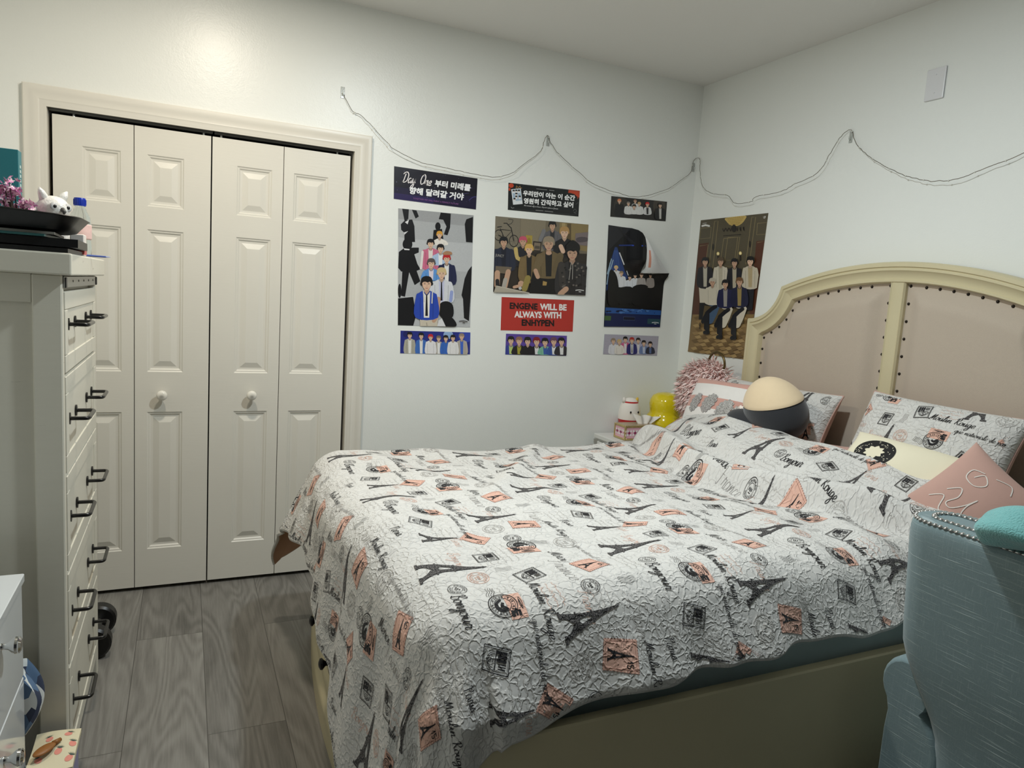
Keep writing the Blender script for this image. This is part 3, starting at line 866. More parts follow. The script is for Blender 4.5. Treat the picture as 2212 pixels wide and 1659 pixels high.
def top_z(X, Y):
    z = .777 + .006 * np.sin(X * 4.1 + Y * 2.3) + .005 * np.sin(Y * 7.3 - X * 3.1) + .004 * np.sin(X * 13 + 1.7 * np.sin(Y * 9)) + .0025 * np.sin(Y * 24 + 3 * np.sin(X * 7))
    z = z + .012 * smooth01((-1.2 - Y) / .7)
    for (x0, y0, x1, y1, h, wd) in RIDGES:
        d, t = seg_dist(X, Y, x0, y0, x1, y1)
        z = z + h * np.exp(-(d / wd) ** 2) * np.sin(PI * (.15 + .7 * t))
    # gathered part turned back towards the pillows
    e = X - roll_x(Y)
    z = z + .085 * smooth01((e + .012) / .065) - .03 * np.exp(-((e - .14) / .055) ** 2) + .075 * smooth01((e - .16) / .22)
    z = z - .02 * np.exp(-((e + .035) / .03) ** 2)
    z = z + .025 * np.exp(-((Y + 1.03) / .16) ** 2 - ((X + .52) / .14) ** 2) + .02 * smooth01((-1.85 - Y) / .2) * smooth01((e - .05) / .15)
    return z
def duvet_pos(X, Y):
    X = np.asarray(X, float); Y = np.asarray(Y, float)
    xe = XE - .04 * np.clip(1 - ((Y - YC) / .74) ** 2, 0, 1)
    cx = np.maximum(X, xe); cy = np.clip(Y, YN, YFAR)
    dx, dy = X - cx, Y - cy
    d = np.hypot(dx, dy); ds = np.where(d < 1e-9, 1, d)
    ux, uy = dx / ds, dy / ds
    far = smooth01((Y + 1.20) / .45) * np.clip(-ux * 1.6, 0, 1) * (1 - np.clip(-uy, 0, 1))
    near = smooth01((-uy - .15) / .6)
    f1 = .13 + .30 * far + .37 * near
    f2 = .12 + .30 * far
    te = np.arccos(np.clip(f1, 0, .95)); q = RAD * te
    ex = np.maximum(d - q, 0)
    e1 = np.minimum(ex, .14); e2 = ex - e1
    arc = np.minimum(d, q)
    h = RAD * np.sin(arc / RAD) + f1 * e1 + f2 * e2
    dr = RAD * (1 - np.cos(arc / RAD)) + np.sqrt(np.maximum(1 - f1 ** 2, .3)) * e1 + np.sqrt(np.maximum(1 - f2 ** 2, .3)) * e2
    # folds of the hanging part
    wv = smooth01(ex / .14)
    ang = np.arctan2(-uy, -ux)
    ph = np.where(dx < -1e-6, np.where(np.abs(dy) > 1e-6, Y * 0 + ang * 7.0, -Y * 15.0), X * 13.0 + 2.2 * np.sin(X * 3.7))
    h = h + wv * (.009 * np.sin(ph) + .005 * np.sin(2.3 * ph + 1.0))
    z = top_z(cx, cy) - dr
    return np.stack([cx + ux * h, cy + uy * h, z], -1)
def duvet_S(r, u):
    """pattern frame: r = -Y (towards the viewer), u = X (towards the head)"""
    X, Y = u, -r
    e = .004
    P0 = duvet_pos(X, Y)
    A = duvet_pos(X + e, Y) - duvet_pos(X - e, Y); B = duvet_pos(X, Y + e) - duvet_pos(X, Y - e)
    n = np.cross(A, B); n = n / np.maximum(np.linalg.norm(n, axis=-1, keepdims=True), 1e-9)
    return P0, n
def x_foot(Y): return np.interp(-Y, [.2, .5, .72, .85, 1.0, 1.3, 1.55, 1.75, 2.1, 2.6], [-2.56, -2.55, -2.53, -2.50, -2.49, -2.57, -2.68, -2.77, -2.80, -2.80]) + .006 * np.sin(Y * 23)
def x_head(Y): return -.475 + .02 * np.sin(Y * 5) + 0 * Y
def y_near(X): return np.interp(-X, [.3, 1.0, 1.3, 1.5, 1.76, 1.95, 2.1, 2.2, 2.9], [-2.30, -2.318, -2.324, -2.335, -2.343, -2.354, -2.37, -2.42, -2.45]) + .007 * np.sin(X * 19) + .004 * np.sin(X * 41)
def y_far(X): return np.interp(-X, [.4, .85, 1.2, 3], [-.52, -.52, -.28, -.23])
def duvet_in(r, u):
    X, Y = u, -r; m = .003
    return (X > x_foot(Y) + m) & (X < x_head(Y) - m) & (Y > y_near(X) + m) & (Y < y_far(X) - m)
def build_duvet():
    na, nb = 300, 270
    s = np.linspace(0, 1, na)[:, None]; t = np.linspace(0, 1, nb)[None, :]
    X = -2.6 + s * 2.1 + 0 * t
    for _ in range(3):
        Y = y_far(X) + t * (y_near(X) - y_far(X))
        X = x_foot(Y) + s * (x_head(Y) - x_foot(Y))
    Pt, Nr = duvet_S(-Y, X)
    uv = np.stack([-Y, X], -1)
    mb = MB()
    mb.grid(Pt, 0, uv, flip=True)
    In = Pt - Nr * .012
    mb.grid(In, 7, uv)
    def rim(k):
        # rounded hem joining both faces
        a, b = Pt[k], In[k]; o = Nr[k] * .006
        out = a - b
        c = (a + b) / 2
        inner = {0: Pt[1], 1: Pt[-2]}
        return a, b, c
    for (A, B, C, U, fl) in ((Pt[0], In[0], Pt[3], uv[0], False), (Pt[-1], In[-1], Pt[-4], uv[-1], True), (Pt[:, 0], In[:, 0], Pt[:, 3], uv[:, 0], True), (Pt[:, -1], In[:, -1], Pt[:, -4], uv[:, -1], False)):
        dv = A - C; dv = dv / np.maximum(np.linalg.norm(dv, axis=-1, keepdims=True), 1e-9)
        mid = (A + B) / 2 + dv * .007
        G = np.stack([A, A * .7 + B * .3 + dv * .005, mid, A * .3 + B * .7 + dv * .005, B], 1)
        mb.grid(G, 0, np.repeat(U[:, None, :], 5, 1), flip=fl)
    lay_print(mb, duvet_S, duvet_in, .20, 2.50, -2.85, -.45, .0010, phase=(.14, -.235))
    o = mb.build('duvet', CLOTH + [M_lining], smooth=True)
    tag(o, 'white puckered duvet printed with Paris towers and postage stamps, draped over the bed', 'duvet')
build_duvet()
# ------------------------------------------------------------------ printed paper on the walls
def paper_mat(name, rough=.35, gain=1.0):
    m, nt, b = newmat(name)
    a = N(nt, 'ShaderNodeVertexColor'); a.layer_name = 'Col'
    tc = N(nt, 'ShaderNodeTexCoord'); nz = N(nt, 'ShaderNodeTexNoise', Scale=300.0, Detail=2.0)
    nt.links.new(tc.outputs['Object'], nz.inputs['Vector'])
    mx = N(nt, 'ShaderNodeMix', data_type='RGBA', blend_type='MULTIPLY'); mx.inputs[0].default_value = .25
    nt.links.new(a.outputs['Color'], mx.inputs[6]); nt.links.new(nz.outputs['Fac'], mx.inputs[7])
    ml = N(nt, 'ShaderNodeVectorMath', operation='SCALE'); ml.inputs['Scale'].default_value = 1.14 * gain
    nt.links.new(mx.outputs[2], ml.inputs[0]); nt.links.new(ml.outputs[0], b.inputs['Base Color'])
    b.inputs['Roughness'].default_value = rough
    n2 = N(nt, 'ShaderNodeTexNoise', Scale=9.0, Detail=1.0); nt.links.new(tc.outputs['Object'], n2.inputs['Vector'])
    bp = N(nt, 'ShaderNodeBump', Strength=.12, Distance=.01); nt.links.new(n2.outputs['Fac'], bp.inputs['Height']); nt.links.new(bp.outputs[0], b.inputs['Normal'])
    return m
M_print = paper_mat('printed_paper')
M_paper = mat('poster_paper_back', (232, 230, 226), .5, var=.01)

_font_cache = {}
def text_mesh(body, bold=0.0):
    k = (body, bold)
    if k not in _font_cache:
        c = bpy.data.curves.new('lettering', 'FONT'); c.body = body; c.offset = bold; c.resolution_u = 3
        o = bpy.data.objects.new('lettering', c); COL.objects.link(o)
        dg = bpy.context.evaluated_depsgraph_get(); e = o.evaluated_get(dg); me = e.to_mesh()
        V = np.array([q.co[:2] for q in me.vertices]); F = [tuple(f.vertices) for f in me.polygons]
        e.to_mesh_clear(); bpy.data.objects.remove(o); bpy.data.curves.remove(c)
        _font_cache[k] = (V, F)
    return _font_cache[k]

class Art:
    """flat print: drawing coordinates (x right, y down) carried to the sheet's place on the wall"""
    def __init__(s, src, dst, plane):
        A = []
        for (x, y), (u, v) in zip(src, dst):
            A.append([x, y, 1, 0, 0, 0, -u * x, -u * y, -u]); A.append([0, 0, 0, x, y, 1, -v * x, -v * y, -v])
        _, _, Vt = np.linalg.svd(np.array(A)); s.H = Vt[-1].reshape(3, 3)
        s.plane = plane; s.mb = MB(); s.k = 0; s.src = src; s.dst = dst; s.lift = None
    def pt(s, P, off):
        P = np.asarray(P, float)
        q = np.concatenate([P, np.ones((len(P), 1))], 1) @ s.H.T
        uv = q[:, :2] / q[:, 2:]
        l = s.lift(P) if s.lift else 0
        o = off + l + np.zeros(len(P))
        if s.plane == 'back': return np.stack([uv[:, 0], -o, uv[:, 1]], 1)
        return np.stack([-o, uv[:, 0], uv[:, 1]], 1)
    def raw(s, V, F, col):
        s.k += 1
        c = lin(col)
        V = np.asarray(V, float)
        if s.lift is None:
            # keep the print inside the sheet
            Q = [np.array(q, float) for q in s.src]; ctr = sum(Q) / len(Q)
            ed = []
            for a, b in zip(Q, Q[1:] + Q[:1]):
                n = np.array((a[1] - b[1], b[0] - a[0])); n = n / np.linalg.norm(n)
                if np.dot(ctr - a, n) < 0: n = -n
                ed.append((a, n))
            D = np.stack([(V - a) @ n for a, n in ed], 1)
            if (D < 0).any():
                V2 = V.tolist(); F2 = []
                for f in F:
                    if (D[list(f)] >= 0).all(): F2.append(f); continue
                    if (D[list(f)] < 0).all(0).any(): continue
                    P = [V[i] for i in f]
                    for a, n in ed:
                        R = []
                        for i in range(len(P)):
                            p, q = P[i - 1], P[i]; dp, dq = np.dot(p - a, n), np.dot(q - a, n)
                            if (dp < 0) != (dq < 0): R.append(p + (q - p) * dp / (dp - dq))
                            if dq >= 0: R.append(q)
                        P = R
                        if not P: break
                    if len(P) > 2:
                        F2.append(tuple(range(len(V2), len(V2) + len(P)))); V2 += [list(q) for q in P]
                V, F = np.array(V2), F2
        s.mb.add(s.pt(V, .0016 + s.k * .00004), F, 0, c)
    def poly(s, P, col): s.raw(P, [tuple(range(len(P)))], col)
    def blob(s, P, col, n=4): s.poly(catmull(P, n, True), col)
    def ell(s, x, y, rx, ry, col, n=18, a0=0, a1=2 * PI):
        s.poly([(x + rx * math.cos(a0 + (a1 - a0) * i / n), y + ry * math.sin(a0 + (a1 - a0) * i / n)) for i in range(n + (0 if a1 - a0 > 6.2 else 1))], col)
    def rect(s, x0, y0, x1, y1, col): s.poly([(x0, y0), (x1, y0), (x1, y1), (x0, y1)], col)
    def line(s, P, wd, col, pen=0.0, smooth=3):
        V, F = strip(P, wd, pen, smooth); s.raw(V, F, col)
        if wd >= 18 and pen == 0.0:
            s.ell(P[0][0], P[0][1], wd / 2, wd / 2, col, 12); s.ell(P[-1][0], P[-1][1], wd / 2, wd / 2, col, 12)
    def text(s, body, p0, p1, h, col, bold=.0, cap=.70, fat=0.0):
        """baseline from p0 to p1 (drawing units), letter height h"""
        V, F = text_mesh(body, bold)
        x0, x1 = V[:, 0].min(), V[:, 0].max()
        d = np.array(p1, float) - np.array(p0, float); L = np.linalg.norm(d); d = d / L; up = np.array((d[1], -d[0]))
        if up[1] > 0: up = -up
        Q = np.array(p0) + ((V[:, :1] - x0) / (x1 - x0) * L) * d + (V[:, 1:2] / cap * h) * up
        s.raw(Q, F, col)
        if fat:
            for a, b in ((fat, 0), (-fat, 0), (0, fat), (0, -fat)): s.raw(Q + (d * a + up * b) * h / cap, F, col)
    def script(s, body, p0, xh, col, ang=0, wd=.2, pen=.5, sx=1.0):
        S, L = script_word(body, 1.0, wd, .2, 3, pen)
        c, sn = math.cos(math.radians(ang)), math.sin(math.radians(ang))
        for V, F in S:
            Q = np.stack([V[:, 0] * sx, -V[:, 1]], 1) * xh
            Q = np.stack([Q[:, 0] * c - Q[:, 1] * sn, Q[:, 0] * sn + Q[:, 1] * c], 1) + np.array(p0)
            s.raw(Q, F, col)
    def fig(s, x, y, r, hair, skin, top, inner=None, tall=3.2, wide=1.9, lean=0, tie=None):
        """one printed figure: torso, neck, face with features, hair"""
        X = lambda a, b: (x + a * r + lean * max(b, 0) * r, y + b * r)
        s.blob([X(-.5, 1.0), X(-1.2, 1.35), X(-wide, 1.9), X(-wide - .1, tall), X(wide + .1, tall), X(wide, 1.9), X(1.2, 1.35), X(.5, 1.0)], top)
        dk = tuple(int(c * .78) for c in top)
        s.line([X(-wide * .62, 2.1), X(-wide * .60, tall)], .09 * r, dk); s.line([X(wide * .62, 2.1), X(wide * .60, tall)], .09 * r, dk)
        if inner: s.poly([X(-.55, 1.1), X(.55, 1.1), X(.42, tall), X(-.42, tall)], inner)
        s.poly([X(-.32, .6), X(.32, .6), X(.45, 1.2), X(0, 1.6), X(-.45, 1.2)], tuple(int(c * .86) for c in skin))
        s.line([X(-.55, 1.0), X(-.1, 1.65)], .14 * r, dk); s.line([X(.55, 1.0), X(.1, 1.65)], .14 * r, dk)
        if tie: s.poly([X(-.1, 1.55), X(.1, 1.55), X(.2, tall * .95), X(-.2, tall * .95)], tie)
        s.blob([X(0, -1.28), X(-.62, -1.1), X(-.9, -.5), X(-.85, .15), X(.85, .15), X(.9, -.5), X(.62, -1.1)], tuple(int(c * .8) for c in hair))
        s.blob([X(-.64, -.6), X(-.68, 0), X(-.5, .55), X(0, .95), X(.5, .55), X(.68, 0), X(.64, -.6)], skin)
        s.blob([X(0, -1.32), X(-.66, -1.12), X(-.92, -.5), X(-.80, .05), X(-.60, -.32), X(-.2, -.42), X(.15, -.30), X(.52, -.42), X(.78, .05), X(.92, -.5), X(.66, -1.12)], hair)
        ft = tuple(int(c * .35) for c in skin)
        s.line([X(-.45, -.08), X(-.18, -.06)], .09 * r, ft); s.line([X(.18, -.06), X(.45, -.08)], .09 * r, ft)
        s.line([X(-.46, -.24), X(-.15, -.25)], .05 * r, ft); s.line([X(.15, -.25), X(.46, -.24)], .05 * r, ft)
        s.line([X(.02, -.02), X(.07, .3), X(-.03, .34)], .04 * r, tuple(int(c * .75) for c in skin))
        s.line([X(-.2, .56), X(0, .6), X(.2, .56)], .09 * r, (176, 104, 98))
    def finish(s, name, label, cat, group=None, edge=(236, 234, 230)):
        # sheet body with real thickness behind the print
        b = [s.pt([q], .0002)[0] for q in s.src]; f = [s.pt([q], .0014)[0] for q in s.src]
        n = len(b)
        s.mb.add(b + f, [tuple(range(n, 2 * n))] + [(i, (i + 1) % n, n + (i + 1) % n, n + i) for i in range(n)], 0, lin(edge))
        o = s.mb.build(name, M_print)
        return tag(o, label, cat, group)

SK = (222, 186, 160); SKD = (196, 158, 132)
BK = (26, 25, 28)
# --- banner 1
A = Art([(85, 72), (760, 172), (748, 424), (78, 340)], [(-1.788, 2.0), (-1.358, 1.997), (-1.357, 1.844), (-1.783, 1.848)], 'back')
A.poly([(85, 72), (760, 172), (748, 424), (78, 340)], (20, 16, 30))
A.poly([(82, 240), (753, 320), (748, 424), (78, 340)], (27, 20, 52)); A.poly([(80, 290), (420, 335), (400, 380), (78, 340)], (40, 28, 80))
for k in range(46):
    x = rng.uniform(95, 740); y = 72 + (x - 85) * .148 + rng.uniform(8, 250 if x < 500 else 235); q = rng.uniform(1, 3.2)
    A.poly([(x - q, y), (x, y - q * .7), (x + q * 1.3, y + q * .3), (x, y + q)], (150, 150, 185) if k % 3 else (92, 80, 150))
A.line([(690, 350), (720, 325), (750, 320)], 5, (70, 66, 130)); A.line([(640, 300), (690, 290)], 2.5, (84, 80, 140)); A.line([(450, 105), (560, 125)], 2, (70, 70, 110))
A.script('Day', (150, 200), 40, (246, 240, 240), 9, .26, .45, .72); A.script('One', (290, 218), 40, (246, 240, 240), 9, .26, .45, .72)
A.text('부터 미래를', (414, 232), (700, 270), 46, (246, 246, 248), .022, .80, .022)
A.text('향해 달려갈 거야', (204, 292), (645, 344), 48, (246, 246, 248), .022, .80, .022)
A.text('TOGETHER WE WILL PAINT A PERFECT FUTURE', (236, 341), (604, 387), 12, (150, 96, 160), .0)
A.finish('banner', 'dark navy slogan banner with brush script and white Korean lettering, top left of the wall', 'banner', 'paper slogan banners on the wall')

# --- poster 1: crowd in black with seven colourful figures
c4 = [(113, 413), (727, 467), (700, 1380), (115, 1370)]
A = Art(c4, [(-1.759, 1.806), (-1.368, 1.814), (-1.352, 1.248), (-1.735, 1.243)], 'back')
A.poly(c4, (176, 178, 180))
A.poly([(114, 650), (250, 668), (720, 700), (716, 930), (115, 905)], (190, 192, 194)); A.poly([(114, 413), (727, 467), (724, 560), (114, 500)], (160, 161, 163)); A.poly([(115, 1130), (706, 1150), (700, 1380), (115, 1370)], (186, 188, 190))
B1 = (22, 21, 24)
for P in ([(145, 416), (200, 421), (196, 500), (165, 516)], [(225, 424), (262, 430), (282, 480), (255, 497)], [(135, 545), (172, 508), (228, 505), (246, 560), (252, 690), (165, 690), (164, 615), (138, 590)],
          [(120, 772), (160, 742), (240, 735), (283, 735), (282, 775), (246, 790), (272, 870), (297, 912), (250, 932), (140, 932), (115, 902)], [(150, 915), (207, 925), (172, 1138), (140, 1130)], [(200, 925), (262, 915), (296, 1010), (250, 1042)],
          [(116, 1152), (238, 1138), (263, 1290), (240, 1372), (115, 1370)], [(460, 446), (542, 455), (536, 570), (515, 632), (485, 625), (507, 560), (480, 505), (444, 500)], [(402, 590), (470, 580), (482, 662), (395, 682)],
          [(668, 500), (722, 480), (718, 690), (666, 686), (655, 540)], [(682, 920), (712, 880), (706, 1080), (690, 1330), (650, 1305), (642, 1150), (630, 1120), (655, 985)]):
    A.poly(P, B1)
A.ell(190, 708, 40, 48, B1); A.ell(437, 560, 22, 34, B1); A.ell(128, 1090, 14, 58, B1)
A.poly([(168, 527), (202, 505), (190, 545)], (220, 220, 222)); A.poly([(160, 742), (208, 748), (205, 757), (165, 755)], (224, 224, 226)); A.poly([(160, 612), (195, 600), (165, 630)], (210, 210, 212))
A.fig(450, 632, 27, (216, 158, 62), SK, (232, 226, 218), tall=3.0, wide=2.2)
A.fig(378, 705, 33, BK, SK, (205, 110, 140), (228, 222, 214), tall=6.0, wide=2.1)
A.line([(312, 770), (300, 905)], 20, (228, 224, 220)); 
A.fig(458, 745, 32, (30, 28, 30), SK, (176, 198, 226), (236, 236, 238), tall=4.0, wide=2.0)
A.fig(508, 828, 34, (186, 40, 44), SK, (38, 42, 74), (232, 230, 228), tall=6.0, wide=2.0)
A.blob([(474, 790), (500, 762), (544, 768), (546, 790)], (170, 128, 96))
A.fig(382, 868, 36, (92, 82, 80), SK, (96, 150, 214), (226, 214, 222), tall=3.6, wide=1.9)
A.fig(466, 950, 42, (208, 184, 138), SK, (214, 216, 222), (196, 198, 224), tall=5.4, wide=2.1, tie=(30, 30, 36))
A.line([(548, 1095), (540, 1165)], 26, (150, 164, 214))
A.blob([(452, 1195), (505, 1170), (556, 1200), (560, 1290), (505, 1322), (450, 1280)], B1); A.blob([(440, 1330), (505, 1300), (560, 1310), (582, 1374), (430, 1374)], B1); A.poly([(440, 1328), (470, 1310), (500, 1374), (432, 1374)], (222, 222, 224))
A.poly([(290, 1290), (440, 1290), (432, 1374), (294, 1373)], (206, 196, 178))
A.line([(280, 1150), (288, 1290), (308, 1310)], 30, BK); A.line([(442, 1150), (430, 1280), (404, 1330)], 32, SKD)
A.fig(345, 1035, 52, (28, 26, 26), SK, (44, 74, 176), (236, 232, 226), tall=5.2, wide=1.65, tie=(26, 26, 30))
A.line([(318, 1085), (325, 1180)], 9, (214, 210, 204)); A.line([(392, 1085), (388, 1190)], 9, (214, 210, 204))
A.line([(345, 1345), (350, 1375)], 4, (150, 140, 122))
A.line([(608, 1332), (640, 1328), (676, 1334)], 6, BK, 0, 2); A.line([(636, 1342), (656, 1344)], 6, BK)
A.finish('poster', 'tall poster of seven colourful young men among a crowd in black, left column', 'poster', 'photo posters on the wall')

# --- strip photos
def strip_photo(src, dst, bg, figs, label, blobs=(), cat='photo print', edge=(236, 234, 230)):
    A = Art(src, dst, 'back')
    A.poly(src, bg)
    for (x, y, rx, ry, c) in blobs: A.ell(x, y, rx, ry, c)
    for f in figs: A.fig(*f[:7], **(f[7] if len(f) > 7 else {}))
    return A.finish('photo_strip', label, cat, 'narrow photo strips on the wall', edge)
yb = 1596
def F_(x, y, r, hair, top, inner=None, tie=None, wide=1.75): return (x, y, r, hair, SK, top, inner, dict(tall=(yb - y) / r, wide=wide, tie=tie))
strip_photo([(130, 1412), (702, 1417), (697, 1597), (127, 1597)], [(-1.72, 1.217), (-1.349, 1.222), (-1.344, 1.108), (-1.717, 1.104)], (38, 48, 134),
            [F_(205, 1452, 24, BK, (176, 172, 158), (232, 230, 226)), F_(298, 1456, 24, BK, (64, 112, 190), (232, 230, 226)), F_(440, 1474, 21, (120, 106, 92), (178, 172, 160), (236, 236, 236)), F_(374, 1466, 23, (196, 40, 52), (232, 230, 232)), F_(498, 1472, 23, BK, (54, 104, 190)), F_(628, 1456, 24, (150, 130, 118), (182, 174, 162), (66, 104, 196)), F_(556, 1468, 23, (34, 30, 30), (232, 230, 230))],
            'narrow photo strip of seven men before a deep blue backdrop, below the tall left poster', [(520, 1440, 40, 34, (150, 180, 220)), (660, 1450, 60, 50, (56, 76, 176)), (180, 1440, 30, 30, (30, 36, 100))])
# --- banner 2
c4 = [(195, 100), (818, 165), (804, 397), (187, 345)]
A = Art(c4, [(-1.187, 1.998), (-0.764, 2.008), (-0.761, 1.872), (-1.181, 1.862)], 'back')
A.poly(c4, (25, 28, 31))
A.ell(219, 126, 22, 20, (196, 72, 44)); A.ell(204, 160, 9, 14, (196, 72, 44)); A.poly([(720, 155), (818, 165), (814, 228), (790, 215), (770, 195), (735, 185), (716, 186)], (196, 72, 44)); A.line([(800, 215), (798, 238)], 5, (196, 72, 44))
A.line([(262, 150), (266, 126), (280, 146), (296, 128), (298, 150), (312, 146)], 5, (196, 150, 90), 0, 1)
A.poly([(218, 160), (302, 150), (318, 290), (234, 299)], (226, 230, 234)); A.poly([(226, 166), (298, 157), (311, 258), (238, 266)], (168, 188, 206))
for (x, y) in ((240, 176), (263, 174), (286, 174), (263, 203), (262, 228), (292, 228), (246, 250)):
    A.ell(x, y, 9, 11, (222, 206, 196)); A.ell(x, y - 6, 10, 7, BK); A.ell(x, y + 13, 12, 6, (232, 234, 236))
A.line([(320, 118), (820, 172)], 1.6, (90, 92, 94)); A.line([(220, 336), (790, 384)], 1.6, (90, 92, 94))
A.text('우리만이 아는 이 순간', (320, 211), (772, 251), 41, (246, 246, 246), .022, .80, .022)
A.text('영원히 간직하고 싶어', (326, 280), (756, 314), 42, (246, 246, 246), .022, .80, .022)
A.script('this moment only we know, i hope to capture it forever', (328, 308), 6.2, (226, 226, 226), 5.3, .2, .3, 1.07)
A.line([(436, 153), (530, 162)], 5, (150, 150, 150)); A.line([(548, 164), (592, 168)], 5, (150, 150, 150)); A.line([(428, 346), (496, 351)], 5, (150, 150, 150)); A.line([(506, 352), (580, 358)], 5, (150, 150, 150))
A.line([(212, 318), (222, 330), (240, 326)], 4, (160, 160, 160)); A.line([(756, 350), (770, 330), (786, 352), (760, 362), (784, 370)], 3, (110, 112, 114)); A.line([(776, 290), (800, 270)], 3, (90, 92, 94))
A.finish('banner', 'black slogan banner with red corner splashes and a small instant photo', 'banner', 'paper slogan banners on the wall')

# --- poster 2: seven men in a garage
c4 = [(80, 393), (893, 462), (862, 1087), (62, 1058)]
A = Art(c4, [(-1.248, 1.823), (-0.694, 1.836), (-0.683, 1.452), (-1.235, 1.437)], 'back')
A.poly(c4, (116, 106, 88))
A.poly([(80, 393), (296, 412), (292, 690), (72, 680)], (126, 118, 102)); A.poly([(300, 412), (520, 430), (500, 700), (296, 690)], (134, 124, 104)); A.poly([(640, 446), (893, 462), (884, 700), (630, 660)], (140, 122, 82)); A.rect(705, 455, 740, 700, (96, 80, 54)); A.rect(660, 450, 690, 640, (168, 148, 104))
A.poly([(72, 690), (880, 720), (862, 1087), (62, 1058)], (50, 44, 38))
for (cx, cy, rr) in ((108, 560, 44), (240, 610, 48)):
    V, F = ring(rr, 7, 28); A.raw(V * np.array((.8, 1.05)) + np.array((cx, cy)), F, (34, 32, 32))
    for a in range(6): A.line([(cx, cy), (cx + .78 * rr * math.cos(a), cy + rr * math.sin(a))], 1.4, (70, 66, 62))
for P in ([(120, 500), (160, 590), (225, 520), (130, 510)], [(108, 560), (160, 590)], [(215, 490), (240, 610)], [(215, 495), (190, 470), (180, 455), (150, 455)], [(95, 490), (135, 485)]): A.line(P, 7, (36, 34, 34), 0, 1)
A.line([(180, 465), (215, 460), (232, 425), (190, 420)], 5, (70, 68, 66), 0, 2)
A.poly([(345, 558), (402, 562), (396, 660), (342, 655)], (168, 146, 66)); A.ell(372, 610, 16, 28, (150, 126, 50)); A.poly([(408, 610), (482, 618), (474, 706), (402, 700)], (54, 46, 40)); A.poly([(418, 622), (472, 628), (466, 692), (412, 688)], (126, 112, 96)); A.poly([(425, 650), (466, 654), (464, 680), (420, 676)], (82, 74, 64))
A.poly([(778, 540), (890, 528), (882, 650), (772, 640)], (124, 112, 112)); A.blob([(784, 585), (830, 570), (884, 580), (880, 610), (800, 618)], (86, 78, 82)); A.poly([(620, 614), (656, 618), (648, 700), (610, 690)], (48, 44, 42))
A.fig(575, 478, 36, BK, SKD, (98, 96, 100), (48, 48, 52), tall=5.6, wide=2.1)
A.line([(500, 520), (470, 600)], 34, (122, 120, 122))
A.fig(680, 540, 46, (178, 140, 88), SK, (36, 34, 36), tall=4.4, wide=1.8)
A.line([(648, 655), (668, 700)], 38, SK)
A.fig(318, 618, 38, (196, 84, 108), SKD, (38, 38, 44), tall=5.4, wide=1.9); A.line([(255, 680), (270, 760), (330, 775)], 34, (196, 172, 108))
A.fig(150, 625, 40, (30, 32, 36), SKD, (42, 46, 62), (32, 34, 46), tall=6.0, wide=2.2); A.text('JUNCT', (76, 745), (150, 755), 22, (150, 146, 140), .02)
A.poly([(80, 830), (220, 840), (200, 900), (76, 890)], (112, 100, 84)); A.line([(95, 890), (92, 1000)], 46, SKD); A.line([(190, 880), (160, 1010)], 44, SKD); A.line([(165, 950), (150, 1020)], 36, (176, 170, 160)); A.line([(95, 960), (98, 1020)], 34, (40, 38, 38))
A.fig(370, 690, 42, (212, 170, 92), SK, (118, 98, 66), (32, 32, 34), tall=6.4, wide=1.9); A.line([(320, 780), (300, 900), (330, 960)], 48, (124, 104, 70)); A.ell(300, 985, 26, 26, SKD); A.line([(360, 935), (330, 1030)], 50, (150, 134, 74)); A.line([(240, 1015), (300, 1000)], 26, SKD); A.ell(292, 1025, 14, 14, (190, 190, 188))
A.poly([(400, 880), (560, 850), (640, 900), (620, 1075), (370, 1060)], (24, 23, 25))
A.fig(540, 640, 56, (150, 136, 116), SKD, (112, 96, 68), (30, 30, 32), tall=5.0, wide=2.0); A.line([(640, 740), (600, 860)], 60, (106, 92, 66)); A.line([(470, 760), (430, 850)], 60, (116, 100, 72)); A.ell(540, 715, 26, 18, SKD); A.line([(425, 870), (445, 925)], 36, SKD); A.poly([(490, 960), (525, 970), (520, 1000), (486, 1000)], (170, 140, 84))
A.fig(745, 720, 62, (24, 23, 24), SKD, (50, 48, 50), (40, 38, 40), tall=5.8, wide=2.1)
A.blob([(685, 660), (745, 600), (806, 640), (806, 690), (745, 662)], (26, 25, 26)); A.line([(690, 690), (740, 672), (800, 690)], 14, (30, 29, 30))
A.line([(650, 820), (660, 1000)], 60, (62, 58, 56)); 
for k in range(40):
    x = rng.uniform(640, 860); y = rng.uniform(790, 1010)
    A.poly([(x, y), (x + 16, y - 4), (x + 20, y + 10), (x + 4, y + 14)], (106, 100, 94) if k % 2 else (32, 31, 32))
A.line([(735, 790), (715, 950)], 4, (190, 186, 178)); A.line([(748, 800), (745, 945)], 4, (190, 186, 178)); A.line([(640, 1075), (690, 1030)], 46, SKD)
A.poly([(80, 1005), (360, 1066), (62, 1058)], (176, 168, 152)); A.line([(80, 1004), (370, 1066)], 6, (200, 192, 176), 0, 1)
A.line([(772, 1042), (805, 1038), (845, 1044)], 7, (228, 228, 226), 0, 2); A.line([(800, 1054), (822, 1056)], 6, (228, 228, 226))
A.finish('poster', 'wide brownish poster of seven men lounging beside a bicycle', 'poster', 'photo posters on the wall')

